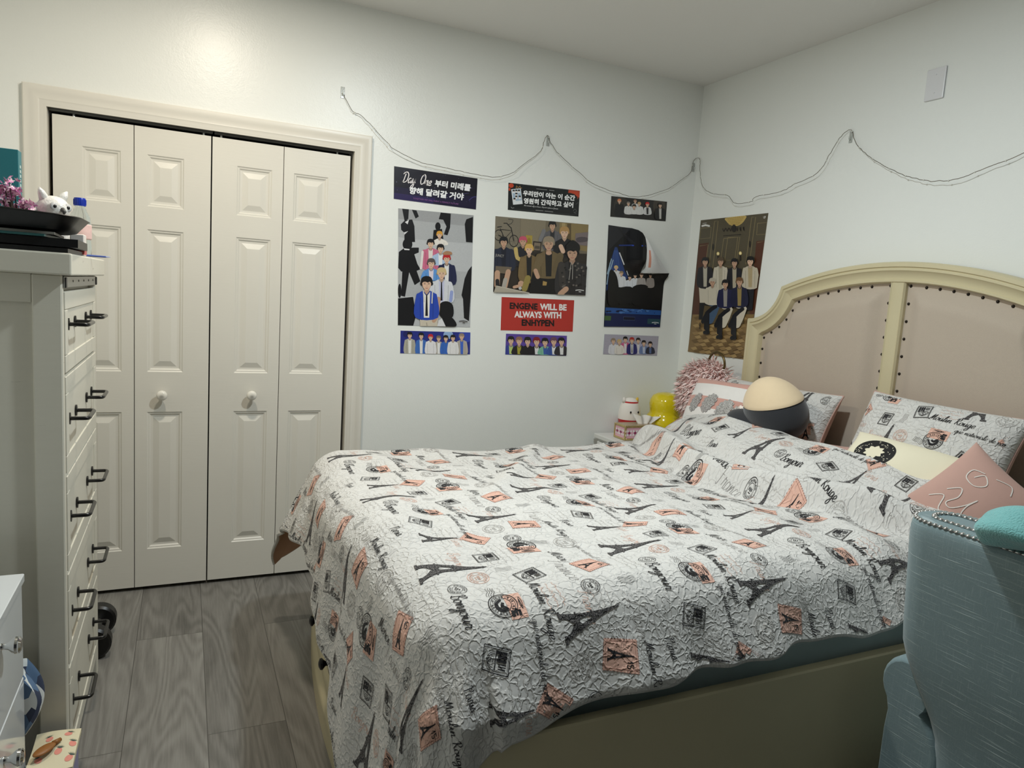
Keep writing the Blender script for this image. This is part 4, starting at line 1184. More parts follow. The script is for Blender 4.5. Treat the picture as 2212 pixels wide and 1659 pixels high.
# --- red banner
c4 = [(135, 1098), (770, 1122), (755, 1402), (126, 1393)]
A = Art(c4, [(-1.185, 1.414), (-0.748, 1.422), (-0.743, 1.249), (-1.179, 1.240)], 'back')
A.poly(c4, (184, 54, 46))
A.text('ENGENE', (206, 1200), (447, 1207), 52, (22, 20, 22), .022, .70, .020); A.text('WILL BE', (470, 1207), (701, 1213), 52, (240, 236, 234), .022, .70, .020)
A.text('ALWAYS', (247, 1276), (483, 1280), 52, (240, 236, 234), .022, .70, .020); A.text('WITH', (500, 1280), (654, 1283), 52, (240, 236, 234), .022, .70, .020)
A.text('ENHYPEN', (310, 1349), (591, 1353), 52, (22, 20, 22), .022, .70, .020)
A.finish('banner', 'red banner with three lines of bold black and white capital letters', 'banner', 'paper slogan banners on the wall')

yb = 1598
c4 = [(172, 1418), (706, 1434), (694, 1608), (165, 1603)]
strip_photo(c4, [(-1.146, 1.223), (-0.777, 1.225), (-0.773, 1.114), (-1.143, 1.112)], (92, 70, 158),
            [F_(215, 1482, 33, BK, (56, 66, 150), (186, 206, 120)), F_(287, 1486, 33, (146, 106, 90), (34, 30, 34), (168, 160, 60)), F_(362, 1488, 33, (28, 26, 30), (30, 28, 32)), F_(440, 1490, 34, (132, 34, 44), (32, 30, 36), (226, 226, 228)), F_(513, 1494, 32, BK, (126, 186, 160), (62, 92, 170)), F_(588, 1488, 32, (112, 76, 92), (56, 86, 160), (232, 232, 232)), F_(654, 1488, 31, BK, (50, 48, 54), (226, 226, 226))],
            'narrow photo strip of close-up faces with thin teal border, under the red banner', edge=(126, 168, 166))
yb = 300
c4 = [(136, 60), (676, 104), (660, 304), (124, 268)]
strip_photo(c4, [(-0.563, 2.004), (-0.187, 2.016), (-0.185, 1.906), (-0.559, 1.893)], (42, 40, 38),
            [(212, 112, 20, (216, 130, 88), SK, (30, 30, 32), None, dict(tall=7.5, wide=2.0)), (364, 112, 17, (170, 130, 110), SK, (222, 222, 220), None, dict(tall=6, wide=1.9)), (298, 136, 18, (140, 128, 120), SK, (224, 224, 222), None, dict(tall=5.5, wide=2)), (402, 136, 18, (190, 160, 110), SK, (224, 224, 222), None, dict(tall=5.5, wide=2)),
             (352, 165, 21, BK, SK, (228, 228, 226), None, dict(tall=3.4, wide=2.0)), (480, 140, 21, (204, 40, 44), SK, (222, 222, 222), (40, 38, 40), dict(tall=4.6, wide=1.6)), (604, 145, 22, BK, SK, (28, 28, 30), (200, 198, 194), dict(tall=6.2, wide=2.1))],
            'narrow dark photo strip of a black and white dressed group, above the peeling poster', [(600, 150, 60, 120, (70, 64, 56)), (230, 160, 70, 100, (60, 56, 50))], edge=(60, 58, 56))
yb = 1584
c4 = [(70, 1400), (594, 1417), (577, 1607), (55, 1590)]
strip_photo(c4, [(-0.535, 1.243), (-0.161, 1.245), (-0.16, 1.129), (-0.534, 1.129)], (172, 168, 182),
            [F_(268, 1452, 24, BK, (206, 98, 138), (228, 224, 226)), F_(392, 1462, 23, BK, (176, 174, 200), (220, 216, 220)), F_(152, 1468, 24, (148, 130, 112), (220, 220, 226)), F_(446, 1486, 23, (32, 30, 34), (110, 130, 176), (190, 196, 214)), F_(508, 1496, 22, BK, (40, 42, 60), (84, 104, 150)), F_(207, 1476, 23, (204, 176, 118), (228, 222, 214)), F_(328, 1460, 25, (176, 50, 46), (44, 44, 110), (236, 236, 236), (40, 40, 44))],
            'narrow pale lilac photo strip of seven men, bottom of the right column', edge=(150, 176, 178))

# --- peeling poster
O = [(108, 341), (300, 358), (345, 374), (375, 398), (398, 440), (408, 500), (413, 560), (411, 640), (404, 710), (398, 775), (500, 780), (650, 768), (648, 800), (628, 845), (607, 1328), (64, 1326)]
A = Art([(108, 341), (640, 385), (607, 1328), (64, 1326)], [(-0.567, 1.847), (-0.166, 1.838), (-0.157, 1.298), (-0.544, 1.285)], 'back')
def peel(P):
    x, y = P[:, 0], P[:, 1]
    return .045 * smooth01((x - 230) / 180) * smooth01((800 - y) / 160) + .02 * smooth01((x - 520) / 130) * smooth01((900 - y) / 130)
A.lift = peel
def gridpoly(poly_, nx=26, ny=60):
    """fill an outline with a fine grid so that it can curve"""
    bm = bmesh.new()
    vs = [bm.verts.new((q[0], q[1], 0)) for q in poly_]; bm.faces.new(vs)
    for k in range(1, ny):
        g = bm.verts[:] + bm.edges[:] + bm.faces[:]
        bmesh.ops.bisect_plane(bm, geom=g, plane_co=(0, 341 + k * 990 / ny, 0), plane_no=(0, 1, 0))
    for k in range(1, nx):
        g = bm.verts[:] + bm.edges[:] + bm.faces[:]
        bmesh.ops.bisect_plane(bm, geom=g, plane_co=(60 + k * 595 / nx, 0, 0), plane_no=(1, 0, 0))
    bm.verts.index_update()
    V = np.array([q.co[:2] for q in bm.verts]); F = [tuple(q.index for q in f.verts) for f in bm.faces]
    bm.free(); return V, F
V, F = gridpoly(O)
A.k = 1; A.raw(V, F, (13, 13, 16))
A.k = 8
def gp(P, c):
    V, F = gridpoly(P, 14, 40); A.raw(V, F, c)
gp([(108, 341), (300, 358), (250, 420), (120, 560), (98, 600)], (34, 34, 40)); gp([(180, 362), (210, 365), (330, 500), (300, 500)], (28, 28, 33))
gp([(165, 540), (185, 540), (255, 760), (290, 830), (180, 900), (88, 960), (100, 760)], (38, 62, 118))
for x in (120, 150, 180, 205): A.line([(160 + (x - 120) * .3, 570), (x + 10, 830)], 7, (54, 84, 146), 0, 1)
A.line([(205, 588), (248, 702)], 9, (228, 228, 230), 0, 1); A.line([(272, 760), (292, 816)], 7, (220, 220, 222), 0, 1); A.line([(200, 522), (300, 516), (402, 518)], 14, (30, 50, 110), 0, 1); A.line([(285, 517), (380, 518)], 12, (46, 72, 168), 0, 1)
for P in ([(135, 650), (96, 800)], [(150, 660), (110, 800)], [(122, 690), (92, 900)]): A.line(P, 9, (150, 176, 196), 0, 1)
A.k += 3
for (x, y, r, hair, top) in ((176, 738, 20, (216, 190, 130), (224, 224, 226)), (224, 790, 20, (150, 130, 100), (222, 224, 228)), (300, 826, 20, BK, (222, 226, 232)), (350, 806, 20, BK, (222, 226, 232)), (408, 800, 20, (104, 84, 70), (170, 164, 160)), (492, 800, 18, BK, (150, 142, 136))):
    A.fig(x, y, r, hair, SK, top, tall=6.2, wide=1.9)
A.blob([(110, 790), (150, 765), (190, 860), (196, 1080), (100, 1085)], (14, 14, 17)); A.blob([(195, 940), (330, 925), (320, 1085), (290, 1085), (200, 1085)], (18, 18, 21)); A.blob([(330, 915), (470, 905), (420, 1085), (330, 1085)], (16, 16, 19))
A.poly([(76, 1128), (606, 1150), (604, 1200), (74, 1185)], (40, 84, 150)); A.poly([(74, 1185), (604, 1205), (600, 1326), (64, 1324)], (22, 34, 78)); 
for k in range(26):
    x = rng.uniform(80, 590); A.ell(x, rng.uniform(1138, 1180), rng.uniform(5, 20), rng.uniform(4, 12), (18, 30, 62) if k % 2 else (74, 120, 180), 8)
A.poly([(68, 1212), (128, 1214), (124, 1262), (66, 1260)], (66, 96, 58)); A.poly([(476, 1238), (602, 1242), (600, 1296), (474, 1292)], (40, 74, 84)); A.poly([(244, 1222), (352, 1226), (350, 1256), (242, 1252)], (16, 20, 44)); A.line([(243, 1220), (353, 1224), (351, 1257), (242, 1253), (243, 1220)], 2.4, (96, 112, 150), 0, 1)
A.line([(518, 1280), (550, 1276), (586, 1282)], 7, (214, 216, 220), 0, 2); A.line([(540, 1292), (562, 1294)], 6, (214, 216, 220))
A.lift = peel
Lp = A
b_ = [Lp.pt(V * 1.0, .0002)]
V, F = gridpoly(O)
A.k = 0; A.mb.add(A.pt(V, .0006), [f[::-1] for f in F], 0, lin((230, 228, 226)))
o = A.mb.build('poster', M_print); tag(o, 'dark blue poster peeling off the wall, its upper right corner folded down', 'poster', 'photo posters on the wall')
# its folded corner
flap = np.zeros((14, 10, 3))
e0 = catmull([(392, 428), (408, 500), (413, 570), (410, 660), (398, 776)], 4)
e0 = [e0[int(round(i * (len(e0) - 1) / 13))] for i in range(14)]
for i in range(14):
    t = i / 13
    hx = np.array((396 + (652 - 396) * t, 430 + (768 - 430) * t ** .96))
    for j in range(10):
        q = np.array(e0[i]) + (hx - np.array(e0[i])) * j / 9
        A.lift = None
        p = A.pt([q], .002 + .046 + .022 * math.sin(PI * min(1, j / 9 * 1.1)) * math.sin(PI * t) - .030 * (j / 9) * t)[0]
        flap[i, j] = p
fm = MB().grid(flap)
cols = lin((222, 222, 222))
fm.c = [lin((214, 150, 130)) if (0 < (k % 9) < 2 and k // 9 in (6, 7, 8, 9, 10)) else cols for k in range(len(fm.f))]
fo = fm.build('folded_corner', M_print, o, smooth=True, origin=tuple(o.location)); fo.location = (0, 0, 0)
fo['label'] = 'white back of the folded corner'

# --- poster on the right wall
c4 = [(250, 166), (922, 93), (655, 1540), (122, 1472)]
full = [(250, 166), (922, 93), (730, 1552), (122, 1472)]
A = Art(c4, [(-.085, 1.925), (-.607, 1.925), (-.521, 1.171), (-.083, 1.166)], 'right')
A.src = full
A.poly(full, (70, 62, 46))
A.poly([(245, 166), (922, 93), (880, 560), (800, 1100), (165, 1105), (218, 500)], (84, 76, 58))
A.poly([(230, 400), (330, 385), (250, 1100), (165, 1105)], (82, 46, 30)); A.poly([(805, 370), (892, 360), (830, 1090), (740, 1095)], (84, 48, 32)); 
for P in ([(388, 175), (424, 172), (370, 640), (330, 640), (388, 175)], [(757, 135), (797, 132), (735, 600), (700, 600), (757, 135)], [(480, 345), (640, 330), (600, 620), (440, 620), (480, 345)], [(520, 335), (620, 330), (590, 560), (490, 560), (520, 335)], [(250, 245), (355, 235), (345, 340), (240, 350), (250, 245)], [(815, 195), (915, 185), (900, 300), (808, 308), (815, 195)], [(240, 420), (325, 405), (300, 600)], [(815, 385), (890, 370), (860, 600)]):
    A.line(P, 6, (132, 118, 84), 0, 1)
for (x, y) in ((375, 430), (742, 400)): A.ell(x, y, 12, 34, (40, 34, 26))
V = [(502 + 0, 140)]
A.blob([(502, 142), (692, 120), (690, 160), (650, 205), (600, 222), (545, 212), (510, 180)], (204, 176, 104))
for k in range(5): A.line([(505 + k * 6, 150 + k * 15), (690 - k * 8, 132 + k * 17)], 2.5, (150, 120, 58), 0, 1)
for k in range(9): A.line([(520 + k * 20, 140 - k * 2), (560 + k * 8, 212)], 2.2, (156, 126, 64), 0, 1)
A.ell(583, 245, 24, 38, (34, 28, 24))
for k in range(7): A.line([(470 + k * 34, 245 - k * 2), (480 + k * 34, 275 - k), (500 + k * 30, 240 - k * 2)], 8, (40, 32, 28), 0, 3)
A.line([(475, 318), (655, 305)], 7, (44, 36, 30), 0, 1)
for (x, y) in ((425, 495), (648, 490)): A.ell(x, y, 15, 18, (232, 206, 132)); A.ell(x, y, 8, 11, (250, 236, 190)); A.rect(x - 8, y + 16, x + 8, y + 75, (40, 32, 24))
A.text('UP', (878, 148), (902, 144), 22, (232, 230, 226), .02); A.line([(268, 222), (300, 214), (336, 222)], 18, (226, 224, 220), 0, 1); A.line([(270, 198), (312, 192)], 6, (190, 188, 184))
# parquet
A.poly([(170, 1100), (790, 1095), (730, 1552), (122, 1472)], (132, 106, 66))
for r in range(11):
    y0 = 1130 + r * 38
    for c in range(12):
        x0 = 120 + c * 58 + (r % 2) * 29 - r * 3; w2 = 50
        if x0 < 160 - r * 4 or x0 + 100 > 775 - r * 5: continue
        A.poly([(x0, y0), (x0 + w2, y0 - 14), (x0 + w2 + 30, y0 + 12), (x0 + 28, y0 + 24)], ((168, 140, 92), (110, 86, 50), (150, 122, 78))[(r + c) % 3])
W_ = (206, 198, 180)
def standing(x, y, r, hair, top, inner, legs, boots=(24, 23, 24)):
    A.poly([(x - 1.7 * r, y + 5.5 * r), (x + 1.7 * r, y + 5.5 * r), (x + 1.4 * r, y + 11 * r), (x - 1.4 * r, y + 11 * r)], legs)
    A.poly([(x - 1.5 * r, y + 10.6 * r), (x + 1.0 * r, y + 10.6 * r), (x + .6 * r, y + 15 * r), (x - 1.7 * r, y + 15 * r)], boots)
    A.fig(x, y, r, hair, SKD, top, inner, tall=6.4, wide=1.9)
standing(303, 580, 38, BK, (34, 32, 38), (186, 180, 164), W_)
A.fig(458, 580, 38, (90, 74, 56), SKD, W_, (180, 172, 152), tall=7, wide=1.8)
A.fig(598, 590, 38, BK, SKD, (30, 30, 36), (178, 168, 146), tall=7, wide=1.8)
A.poly([(690, 810), (800, 810), (780, 1050), (700, 1060)], (26, 26, 32)); A.fig(757, 575, 42, (20, 20, 20), SK, (196, 186, 166), (176, 158, 122), tall=6.0, wide=1.8)
A.poly([(300, 1010), (700, 1060), (690, 1190), (270, 1190)], (92, 78, 52)); A.line([(255, 1180), (250, 1245)], 8, (50, 40, 28)); A.line([(400, 1205), (680, 1205)], 8, (120, 100, 66), 0, 1)
for (x, y, r, hair, top, inner, lg, d) in ((380, 782, 36, (188, 180, 164), W_, None, (70, 92, 120), -1), (512, 800, 38, BK, (34, 36, 70), (150, 146, 140), W_, -1), (655, 780, 40, (112, 80, 50), (30, 32, 58), (150, 130, 80), W_, -1)):
    A.line([(x - 10, y + 5.6 * r), (x + 40, y + 6.4 * r), (x - 25, y + 10.5 * r)], 70, lg, 0, 2)
    A.line([(x + 30, y + 6.6 * r), (x - 45, y + 8.2 * r), (x - 95, y + 10.8 * r)], 40, (24, 24, 28), 0, 2); A.line([(x - 55, y + 8.5 * r), (x - 65, y + 12.6 * r)], 42, (24, 24, 28), 0, 1); A.line([(x - 45, y + 8.8 * r), (x - 50, y + 13.6 * r)], 34, (30, 29, 31), 0, 1); A.blob([(x - 85, y + 13.4 * r), (x - 35, y + 13.2 * r), (x - 35, y + 14.2 * r), (x - 90, y + 14.2 * r)], (20, 20, 22))
    A.fig(x, y, r, hair, SKD, top, inner, tall=5.8, wide=1.9)
A.finish('poster', 'dark olive poster of seven men in old court dress, left of the headboard', 'poster', 'photo posters on the wall', edge=(150, 140, 110))
# bits of clear tape
M_tape = mat('clear_tape', (226, 230, 228), .15, var=0, coat=.3)
# ------------------------------------------------------------------ string lights and hooks
S1 = [(-2.038, 2.284), (-1.997, 2.219), (-1.947, 2.198), (-1.863, 2.125), (-1.794, 2.072), (-1.678, 2.034), (-1.559, 2.024), (-1.437, 2.015), (-1.286, 2.010), (-1.185, 2.041), (-1.11, 2.102), (-1.022, 2.175), (-1.004, 2.231), (-0.982, 2.263), (-0.963, 2.226), (-0.912, 2.174), (-0.808, 2.11), (-0.687, 2.047), (-0.535, 2.021), (-0.406, 2.014), (-0.228, 2.073), (-0.106, 2.15), (-0.051, 2.195), (-0.028, 2.268)]
S2 = [(-0.022, 2.282), (-0.043, 2.257), (-0.053, 2.217), (-0.085, 2.135), (-0.132, 2.089), (-0.206, 2.058), (-0.32, 2.037), (-0.387, 1.991), (-0.507, 1.988), (-0.53, 2.009), (-0.7, 2.019), (-0.785, 2.043), (-0.917, 2.081), (-0.978, 2.166), (-1.012, 2.222), (-1.05, 2.251), (-1.066, 2.243), (-1.095, 2.192), (-1.144, 2.145), (-1.22, 2.091), (-1.337, 2.028), (-1.424, 1.993), (-1.504, 1.974), (-1.596, 1.972), (-1.695, 2.002), (-1.805, 2.032), (-1.93, 2.10), (-2.02, 2.20)]
def offw(i, n, peaks):
    d = min(abs(i - p) for p in peaks)
    return .006 + .020 * min(1, d / 4.0)
pts = [(x, -offw(i, len(S1), (0, 13, 23)), z) for i, (x, z) in enumerate(S1)] + [(-offw(i, len(S2), (0, 16, 27)) - .002, y, z) for i, (y, z) in enumerate(S2)]
pts = catmull(pts, 5)
M_wire = mat('thin_copper_wire', (120, 112, 100), .35, .6)
M_bulb = mat('clear_bulb_bead', (216, 216, 206), .15, var=.02, coat=.5)
st = thing('string_lights', 'thin wire string lights draped in swags across both walls', 'string lights', (-1.0, -.012, 1.97))
r_ = np.random.RandomState(3)
pj = [tuple(np.array(q) + r_.normal(0, .0011, 3)) for q in pts]
MB().tube(pj, .0013, 6).build('wire', M_wire, st, smooth=True)
acc = 0; b0 = None
for a, b in zip(pj[:-1], pj[1:]):
    acc += np.linalg.norm(np.array(b) - np.array(a))
    if acc > .088:
        acc = 0
        loc = tuple(np.array(b) - np.array(st.location))
        if b0 is None:
            b0 = MB().ellipsoid((0, 0, 0), (.0032, .0032, .0038), n=10, m=8).build('bulb', M_bulb, st, smooth=True, origin=(0, 0, 0)); b0.location = loc
        else: put_copy(b0, loc, st)
M_clear = mat('clear_plastic', (238, 240, 236), .1, var=0, trans=.7, spec=.5)
def hook(x, y, z, ax, label):
    t = thing('adhesive_hook', label, 'hook', (x, y, z - .028), 'clear hooks holding the string lights')
    if ax == 'y':
        MB().box(x - .009, x + .009, y - .0022, y - .0002, z - .028, z + .022, .001).build('back_plate', M_clear, t)
        MB().tube(catmull([(x, y - .002, z - .012), (x, y - .007, z - .016), (x, y - .0115, z - .010), (x, y - .0115, z - .002)], 4), .0024, 8).build('hook_arm', M_clear, t, smooth=True)
    else:
        MB().box(x - .0022, x - .0002, y - .009, y + .009, z - .028, z + .022, .001).build('back_plate', M_clear, t)
        MB().tube(catmull([(x - .002, y, z - .012), (x - .007, y, z - .016), (x - .0115, y, z - .010), (x - .0115, y, z - .002)], 4), .0024, 8).build('hook_arm', M_clear, t, smooth=True)
hook(-2.042, 0, 2.296, 'y', 'clear hook above the closet casing, at the left end of the string lights')
hook(-.976, 0, 2.238, 'y', 'clear hook on the poster wall at the middle peak of the string lights')
hook(-.022, 0, 2.232, 'y', 'clear hook in the corner of the two walls')
hook(0, -1.058, 2.224, 'x', 'clear hook on the right wall at the peak above the headboard')
# ------------------------------------------------------------------ tall dresser on the left and what stands on it
def weathered(name, c):
    m, nt, b = newmat(name)
    tc = N(nt, 'ShaderNodeTexCoord')
    mp = N(nt, 'ShaderNodeMapping'); mp.inputs['Scale'].default_value = (8, 8, 70)
    nt.links.new(tc.outputs['Object'], mp.inputs[0])
    n = N(nt, 'ShaderNodeTexNoise', Scale=1.2, Detail=5.0, Roughness=.6); nt.links.new(mp.outputs[0], n.inputs['Vector'])
    rp = N(nt, 'ShaderNodeValToRGB'); e = rp.color_ramp.elements
    L = lin(c)
    e[0].position = .0; e[0].color = tuple(v * .96 for v in L) + (1,); e[1].position = 1.0; e[1].color = tuple(v * 1.03 for v in L) + (1,)
    q = e.new(.69); q.color = L + (1,); q = e.new(.74); q.color = tuple(v * .62 for v in L) + (1,); q = e.new(.79); q.color = L + (1,)
    nt.links.new(n.outputs['Fac'], rp.inputs[0]); nt.links.new(rp.outputs[0], b.inputs['Base Color'])
    b.inputs['Roughness'].default_value = .5
    bp = N(nt, 'ShaderNodeBump', Strength=.15, Distance=.001); nt.links.new(n.outputs['Fac'], bp.inputs['Height']); nt.links.new(bp.outputs[0], b.inputs['Normal'])
    return m
M_dres = weathered('whitewashed_wood', (216, 212, 198))
M_bar = mat('black_bar_pull', (20, 20, 20), .3, .2, coat=.3)
M_steel = mat('grey_steel', (150, 150, 146), .35, .8)
M_blk = mat('black_plastic', (16, 16, 17), .35, var=.02)
DX, DY0, DY1, DB = -2.960, -1.375, -.665, -3.47
dr = thing('dresser', 'tall whitewashed chest of drawers with black bar pulls beside the closet', 'dresser', ((DX + DB) / 2, (DY0 + DY1) / 2, 0))
mb = MB()
mb.box(DB, DX - .018, DY0 + .012, DY1 - .012, .07, 1.399, .002)                    # carcass
mb.box(DX - .062, DX, DY0, DY0 + .030, .0, 1.399, .003); mb.box(DX - .062, DX, DY1 - .030, DY1, .0, 1.399, .003)      # front posts
mb.box(DB, DB + .05, DY0, DY0 + .030, .0, 1.399, .003); mb.box(DB, DB + .05, DY1 - .030, DY1, .0, 1.399, .003)
mb.box(DB + .05, DX - .062, DY0 + .002, DY0 + .02, .07, .13, .002); mb.box(DB + .05, DX - .062, DY0 + .002, DY0 + .02, 1.33, 1.399, .002)
mb.build('body', M_dres, dr)
MB().box(DB - .01, DX + .024, DY0 - .028, DY1 + .03, 1.399, 1.452, .004, seg=2).build('top', M_dres, dr)
mb = MB().box(DX - .01, DX + .004, DY0 + .012, DY1 - .012, 1.368, 1.396, .001)
for k in range(5): mb.lathe([(0, 0), (.003, 0), (.003, .0012), (0, .0014)], (DX + .004, DY0 + .16 + k * .11, 1.384), 'x', 8, 1)
mb.box(DX - .008, DX + .007, DY0 + .020, DY0 + .042, 1.368, 1.394, .002, 1); mb.box(DX - .008, DX + .007, DY1 - .036, DY1 - .014, 1.368, 1.394, .002, 1)
mb.build('metal_strip', [M_steel, M_blk], dr)
zc = [1.275, 1.030, .768, .505, .250]
edges = [1.362, 1.150, .893, .632, .374, .085]
pull0 = None
for k in range(5):
    z0, z1 = edges[k + 1] + .004, edges[k] - .004
    y0, y1 = DY0 + .034, DY1 - .034
    d = MB()
    d.box(DX - .03, DX - .001, y0, y1, z0, z1, .002)
    w_ = .045
    for (a, b, c, e) in ((y0, y1, z0, z0 + w_), (y0, y1, z1 - w_, z1), (y0, y0 + w_, z0 + w_, z1 - w_), (y1 - w_, y1, z0 + w_, z1 - w_)):
        d.box(DX - .004, DX + .0022, a + .0006, b - .0006, c + .0006, e - .0006, .0015)
    dw = d.build('drawer', M_dres, dr)
    for yc_ in (-1.225, -.872):
        loc = (DX - dr.location.x, yc_ - dr.location.y, zc[k])
        if pull0 is None:
            kb = MB()
            hl = .062
            for s in (-1, 1): kb.lathe([(0, .0), (.0105, 0), (.0105, .004), (.0055, .005), (0, .005)], (0, s * hl, 0), 'x', 14, sy=1.5)
            kb.tube(catmull([(0, -hl, 0), (.030, -hl, 0), (.041, -hl + .003, 0), (.045, -hl + .012, 0)], 5)[:-1] + [(.045, -hl + .014, 0), (.045, hl - .014, 0)] + catmull([(.045, hl - .012, 0), (.041, hl - .003, 0), (.030, hl, 0), (0, hl, 0)], 5), .0052, 10)
            pull0 = kb.build('bar_pull', M_bar, dw, smooth=False, origin=(0, 0, 0), angle=40); pull0.location = loc
        else: put_copy(pull0, loc, dw)

ZT = 1.453
# black folders and tray stacked at the front
def slab(name, label, x0, x1, y0, y1, z, t, rot, c, bow_=0.0, cat='folder', group=None, rough=.4):
    n, m = 24, 10
    A_ = math.radians(rot); cx, cy = (x0 + x1) / 2, (y0 + y1) / 2
    P = np.zeros((n, m, 3)); Q = np.zeros((n, m, 3))
    for i in range(n):
        for j in range(m):
            a = (i / (n - 1) - .5) * (y1 - y0); b = (j / (m - 1) - .5) * (x1 - x0)
            # rounded corners
            x = cx + b * math.cos(A_) - a * math.sin(A_); y = cy + b * math.sin(A_) + a * math.cos(A_)
            h = bow_ * (4 * (i / (n - 1) - .5) ** 2 * .5 - .0) - .4 * bow_ * (j / (m - 1)) ** 2
            P[i, j] = (x, y, z + t + h); Q[i, j] = (x, y, z + max(0.0, h * (1 if bow_ < 0 else .8)))
    mbx = MB().grid(P).grid(Q, flip=True)
    for e in (np.stack([P[:, 0], Q[:, 0]], 1), np.stack([Q[:, -1], P[:, -1]], 1)): mbx.grid(e, flip=True)
    for e in (np.stack([Q[0], P[0]], 1), np.stack([P[-1], Q[-1]], 1)): mbx.grid(e, flip=True)
    o = mbx.build(name, mat(name + '_' + label[:6], c, rough, var=.02), angle=30)
    return tag(o, label, cat, group)
slab('folder', 'lowest black folder of the stack, flat on the dresser top', -3.28, -2.945, -1.385, -1.12, ZT, .010, 0, (14, 14, 15), group='folders on the dresser')
slab('folder', 'thick black folder below the teal one in the dresser stack', -3.30, -2.930, -1.380, -1.11, ZT + .0135, .020, 2, (15, 15, 17), group='folders on the dresser')
slab('folder', 'thin teal folder sandwiched in the black stack on the dresser', -3.28, -2.985, -1.384, -1.13, ZT + .0348, .0055, -3, (34, 84, 84), group='folders on the dresser')
slab('notepad', 'thin grey notepad edge between the teal folder and the black tray', -3.28, -2.98, -1.382, -1.13, ZT + .0412, .006, 3, (120, 118, 112), cat='notepad')
# shallow black tray with a raised rim on top of the stack
tb = MB()
def rr(hx, hy, r, n=6):
    o = []
    for (sx, sy, a0) in ((1, 1, 0), (-1, 1, PI / 2), (-1, -1, PI), (1, -1, 1.5 * PI)):
        for k in range(n + 1):
            a = a0 + PI / 2 * k / n; o.append((sx * (hx - r) + r * math.cos(a), sy * (hy - r) + r * math.sin(a)))
    return o
cx, cy, z0 = -3.13, -1.262, ZT + .0485
rings = [(.165, .095, .0), (.182, .112, .006), (.206, .127, .040), (.211, .131, .043), (.209, .129, .045), (.200, .122, .042), (.176, .106, .011), (.160, .09, .008)]
G = np.array([[(cx + x, cy + y, z0 + h + .010 * (0.5 - (x / .21)) * (h / .045)) for x, y in rr(a, b, .05)] for a, b, h in rings])
tb.grid(G.transpose(1, 0, 2), closed_u=True, flip=False)
k_ = len(rr(.1, .1, .05))
tb.add([tuple(q) for q in G[0]], [tuple(range(k_))[::-1]]); tb.add([tuple(q) for q in G[-1]], [tuple(range(k_))])
tag(tb.build('tray', M_blk, angle=35), 'shallow black tray with raised rim on top of the folder stack', 'tray')

# white owl figurine
M_owl = mat('white_glazed_ceramic', (236, 234, 230), .25, var=.01, coat=.2, bump=.9, bscale=75)
ox, oy = -3.035, -1.02
ow = thing('owl_figurine', 'white ceramic owl figurine with dark eyes, behind the black tray', 'figurine', (ox, oy, ZT))
def featherf(d): return 1 + .03 * math.sin(9 * d[2] * 3) * math.cos(7 * math.atan2(d[1], d[0]))
b = MB().ellipsoid((ox, oy, ZT + .062), (.050, .055, .062), n=32, m=24, f=featherf)
b.ellipsoid((ox + .004, oy - .012, ZT + .125), (.040, .044, .036), n=28, m=16)
b.build('body', M_owl, ow, smooth=True)
for s in (1, -1):
    MB().tube([(ox + s * .022 + .004, oy - .010, ZT + .148), (ox + s * .032 + .004, oy - .012, ZT + .168), (ox + s * .038 + .004, oy - .014, ZT + .178)], [.014, .009, .002], 10).build('ear_tuft', M_owl, ow, smooth=True)
    MB().lathe([(0, 0), (.010, .0), (.012, .003), (.009, .006), (0, .006)], (ox + .004 + s * .018, oy - .0515, ZT + .130), 'y', 18).build('eye_ring', mat('owl_grey', (196, 196, 196), .3), ow, smooth=True)
    MB().ellipsoid((ox + .004 + s * .018, oy - .0512, ZT + .130), (.005, .003, .005)).build('eye', M_blk, ow, smooth=True)
MB().tube([(ox + .004, oy - .054, ZT + .124), (ox + .004, oy - .064, ZT + .116), (ox + .004, oy - .060, ZT + .106)], [.006, .005, .001], 8).build('beak', mat('owl_beak', (70, 68, 66), .4), ow, smooth=True)
for s in (1, -1):
    wb = MB()
    for k in range(5):
        wb.ellipsoid((ox + s * (.044 + .004 * (k % 2)), oy + .005 + .008 * k, ZT + .105 - .017 * k), (.013, .020, .016), n=12, m=8)
    wb.build('wing', M_owl, ow, smooth=True)

ow.rotation_euler = (0, 0, math.radians(38))
# water bottle with blue cap
M_pet = mat('clear_bottle', (236, 242, 242), .05, var=0, trans=.95, ior=1.2)
bx_, by_ = -2.982, -.84
bt = thing('water_bottle', 'clear plastic water bottle with a blue screw cap on the dresser', 'bottle', (bx_, by_, ZT))
MB().lathe([(0, 0), (.026, 0), (.030, .004), (.0305, .03), (.029, .05), (.0305, .07), (.0305, .100), (.027, .122), (.017, .143), (.0125, .152), (.0125, .162), (.0, .162)], (bx_, by_, ZT), 'z', 28).build('bottle_body', M_pet, bt, smooth=True)
cb_ = MB().lathe([(0, .154), (.0165, .154), (.0165, .174), (.015, .178), (0, .179)], (bx_, by_, ZT), 'z', 28)
for k in range(24):
    a = 2 * PI * k / 24; cb_.tube([(bx_ + .0166 * math.cos(a), by_ + .0166 * math.sin(a), ZT + .157), (bx_ + .0166 * math.cos(a), by_ + .0166 * math.sin(a), ZT + .173)], .0009, 4)
cb_.build('cap', mat('blue_cap', (24, 52, 168), .3, var=.02), bt, angle=40)
MB().lathe([(.0309, .055), (.0312, .058), (.0312, .096), (.0309, .099)], (bx_, by_, ZT), 'z', 28).build('label', mat('pink_white_label', (232, 196, 190), .5, var=.25, scale=40), bt, smooth=True)
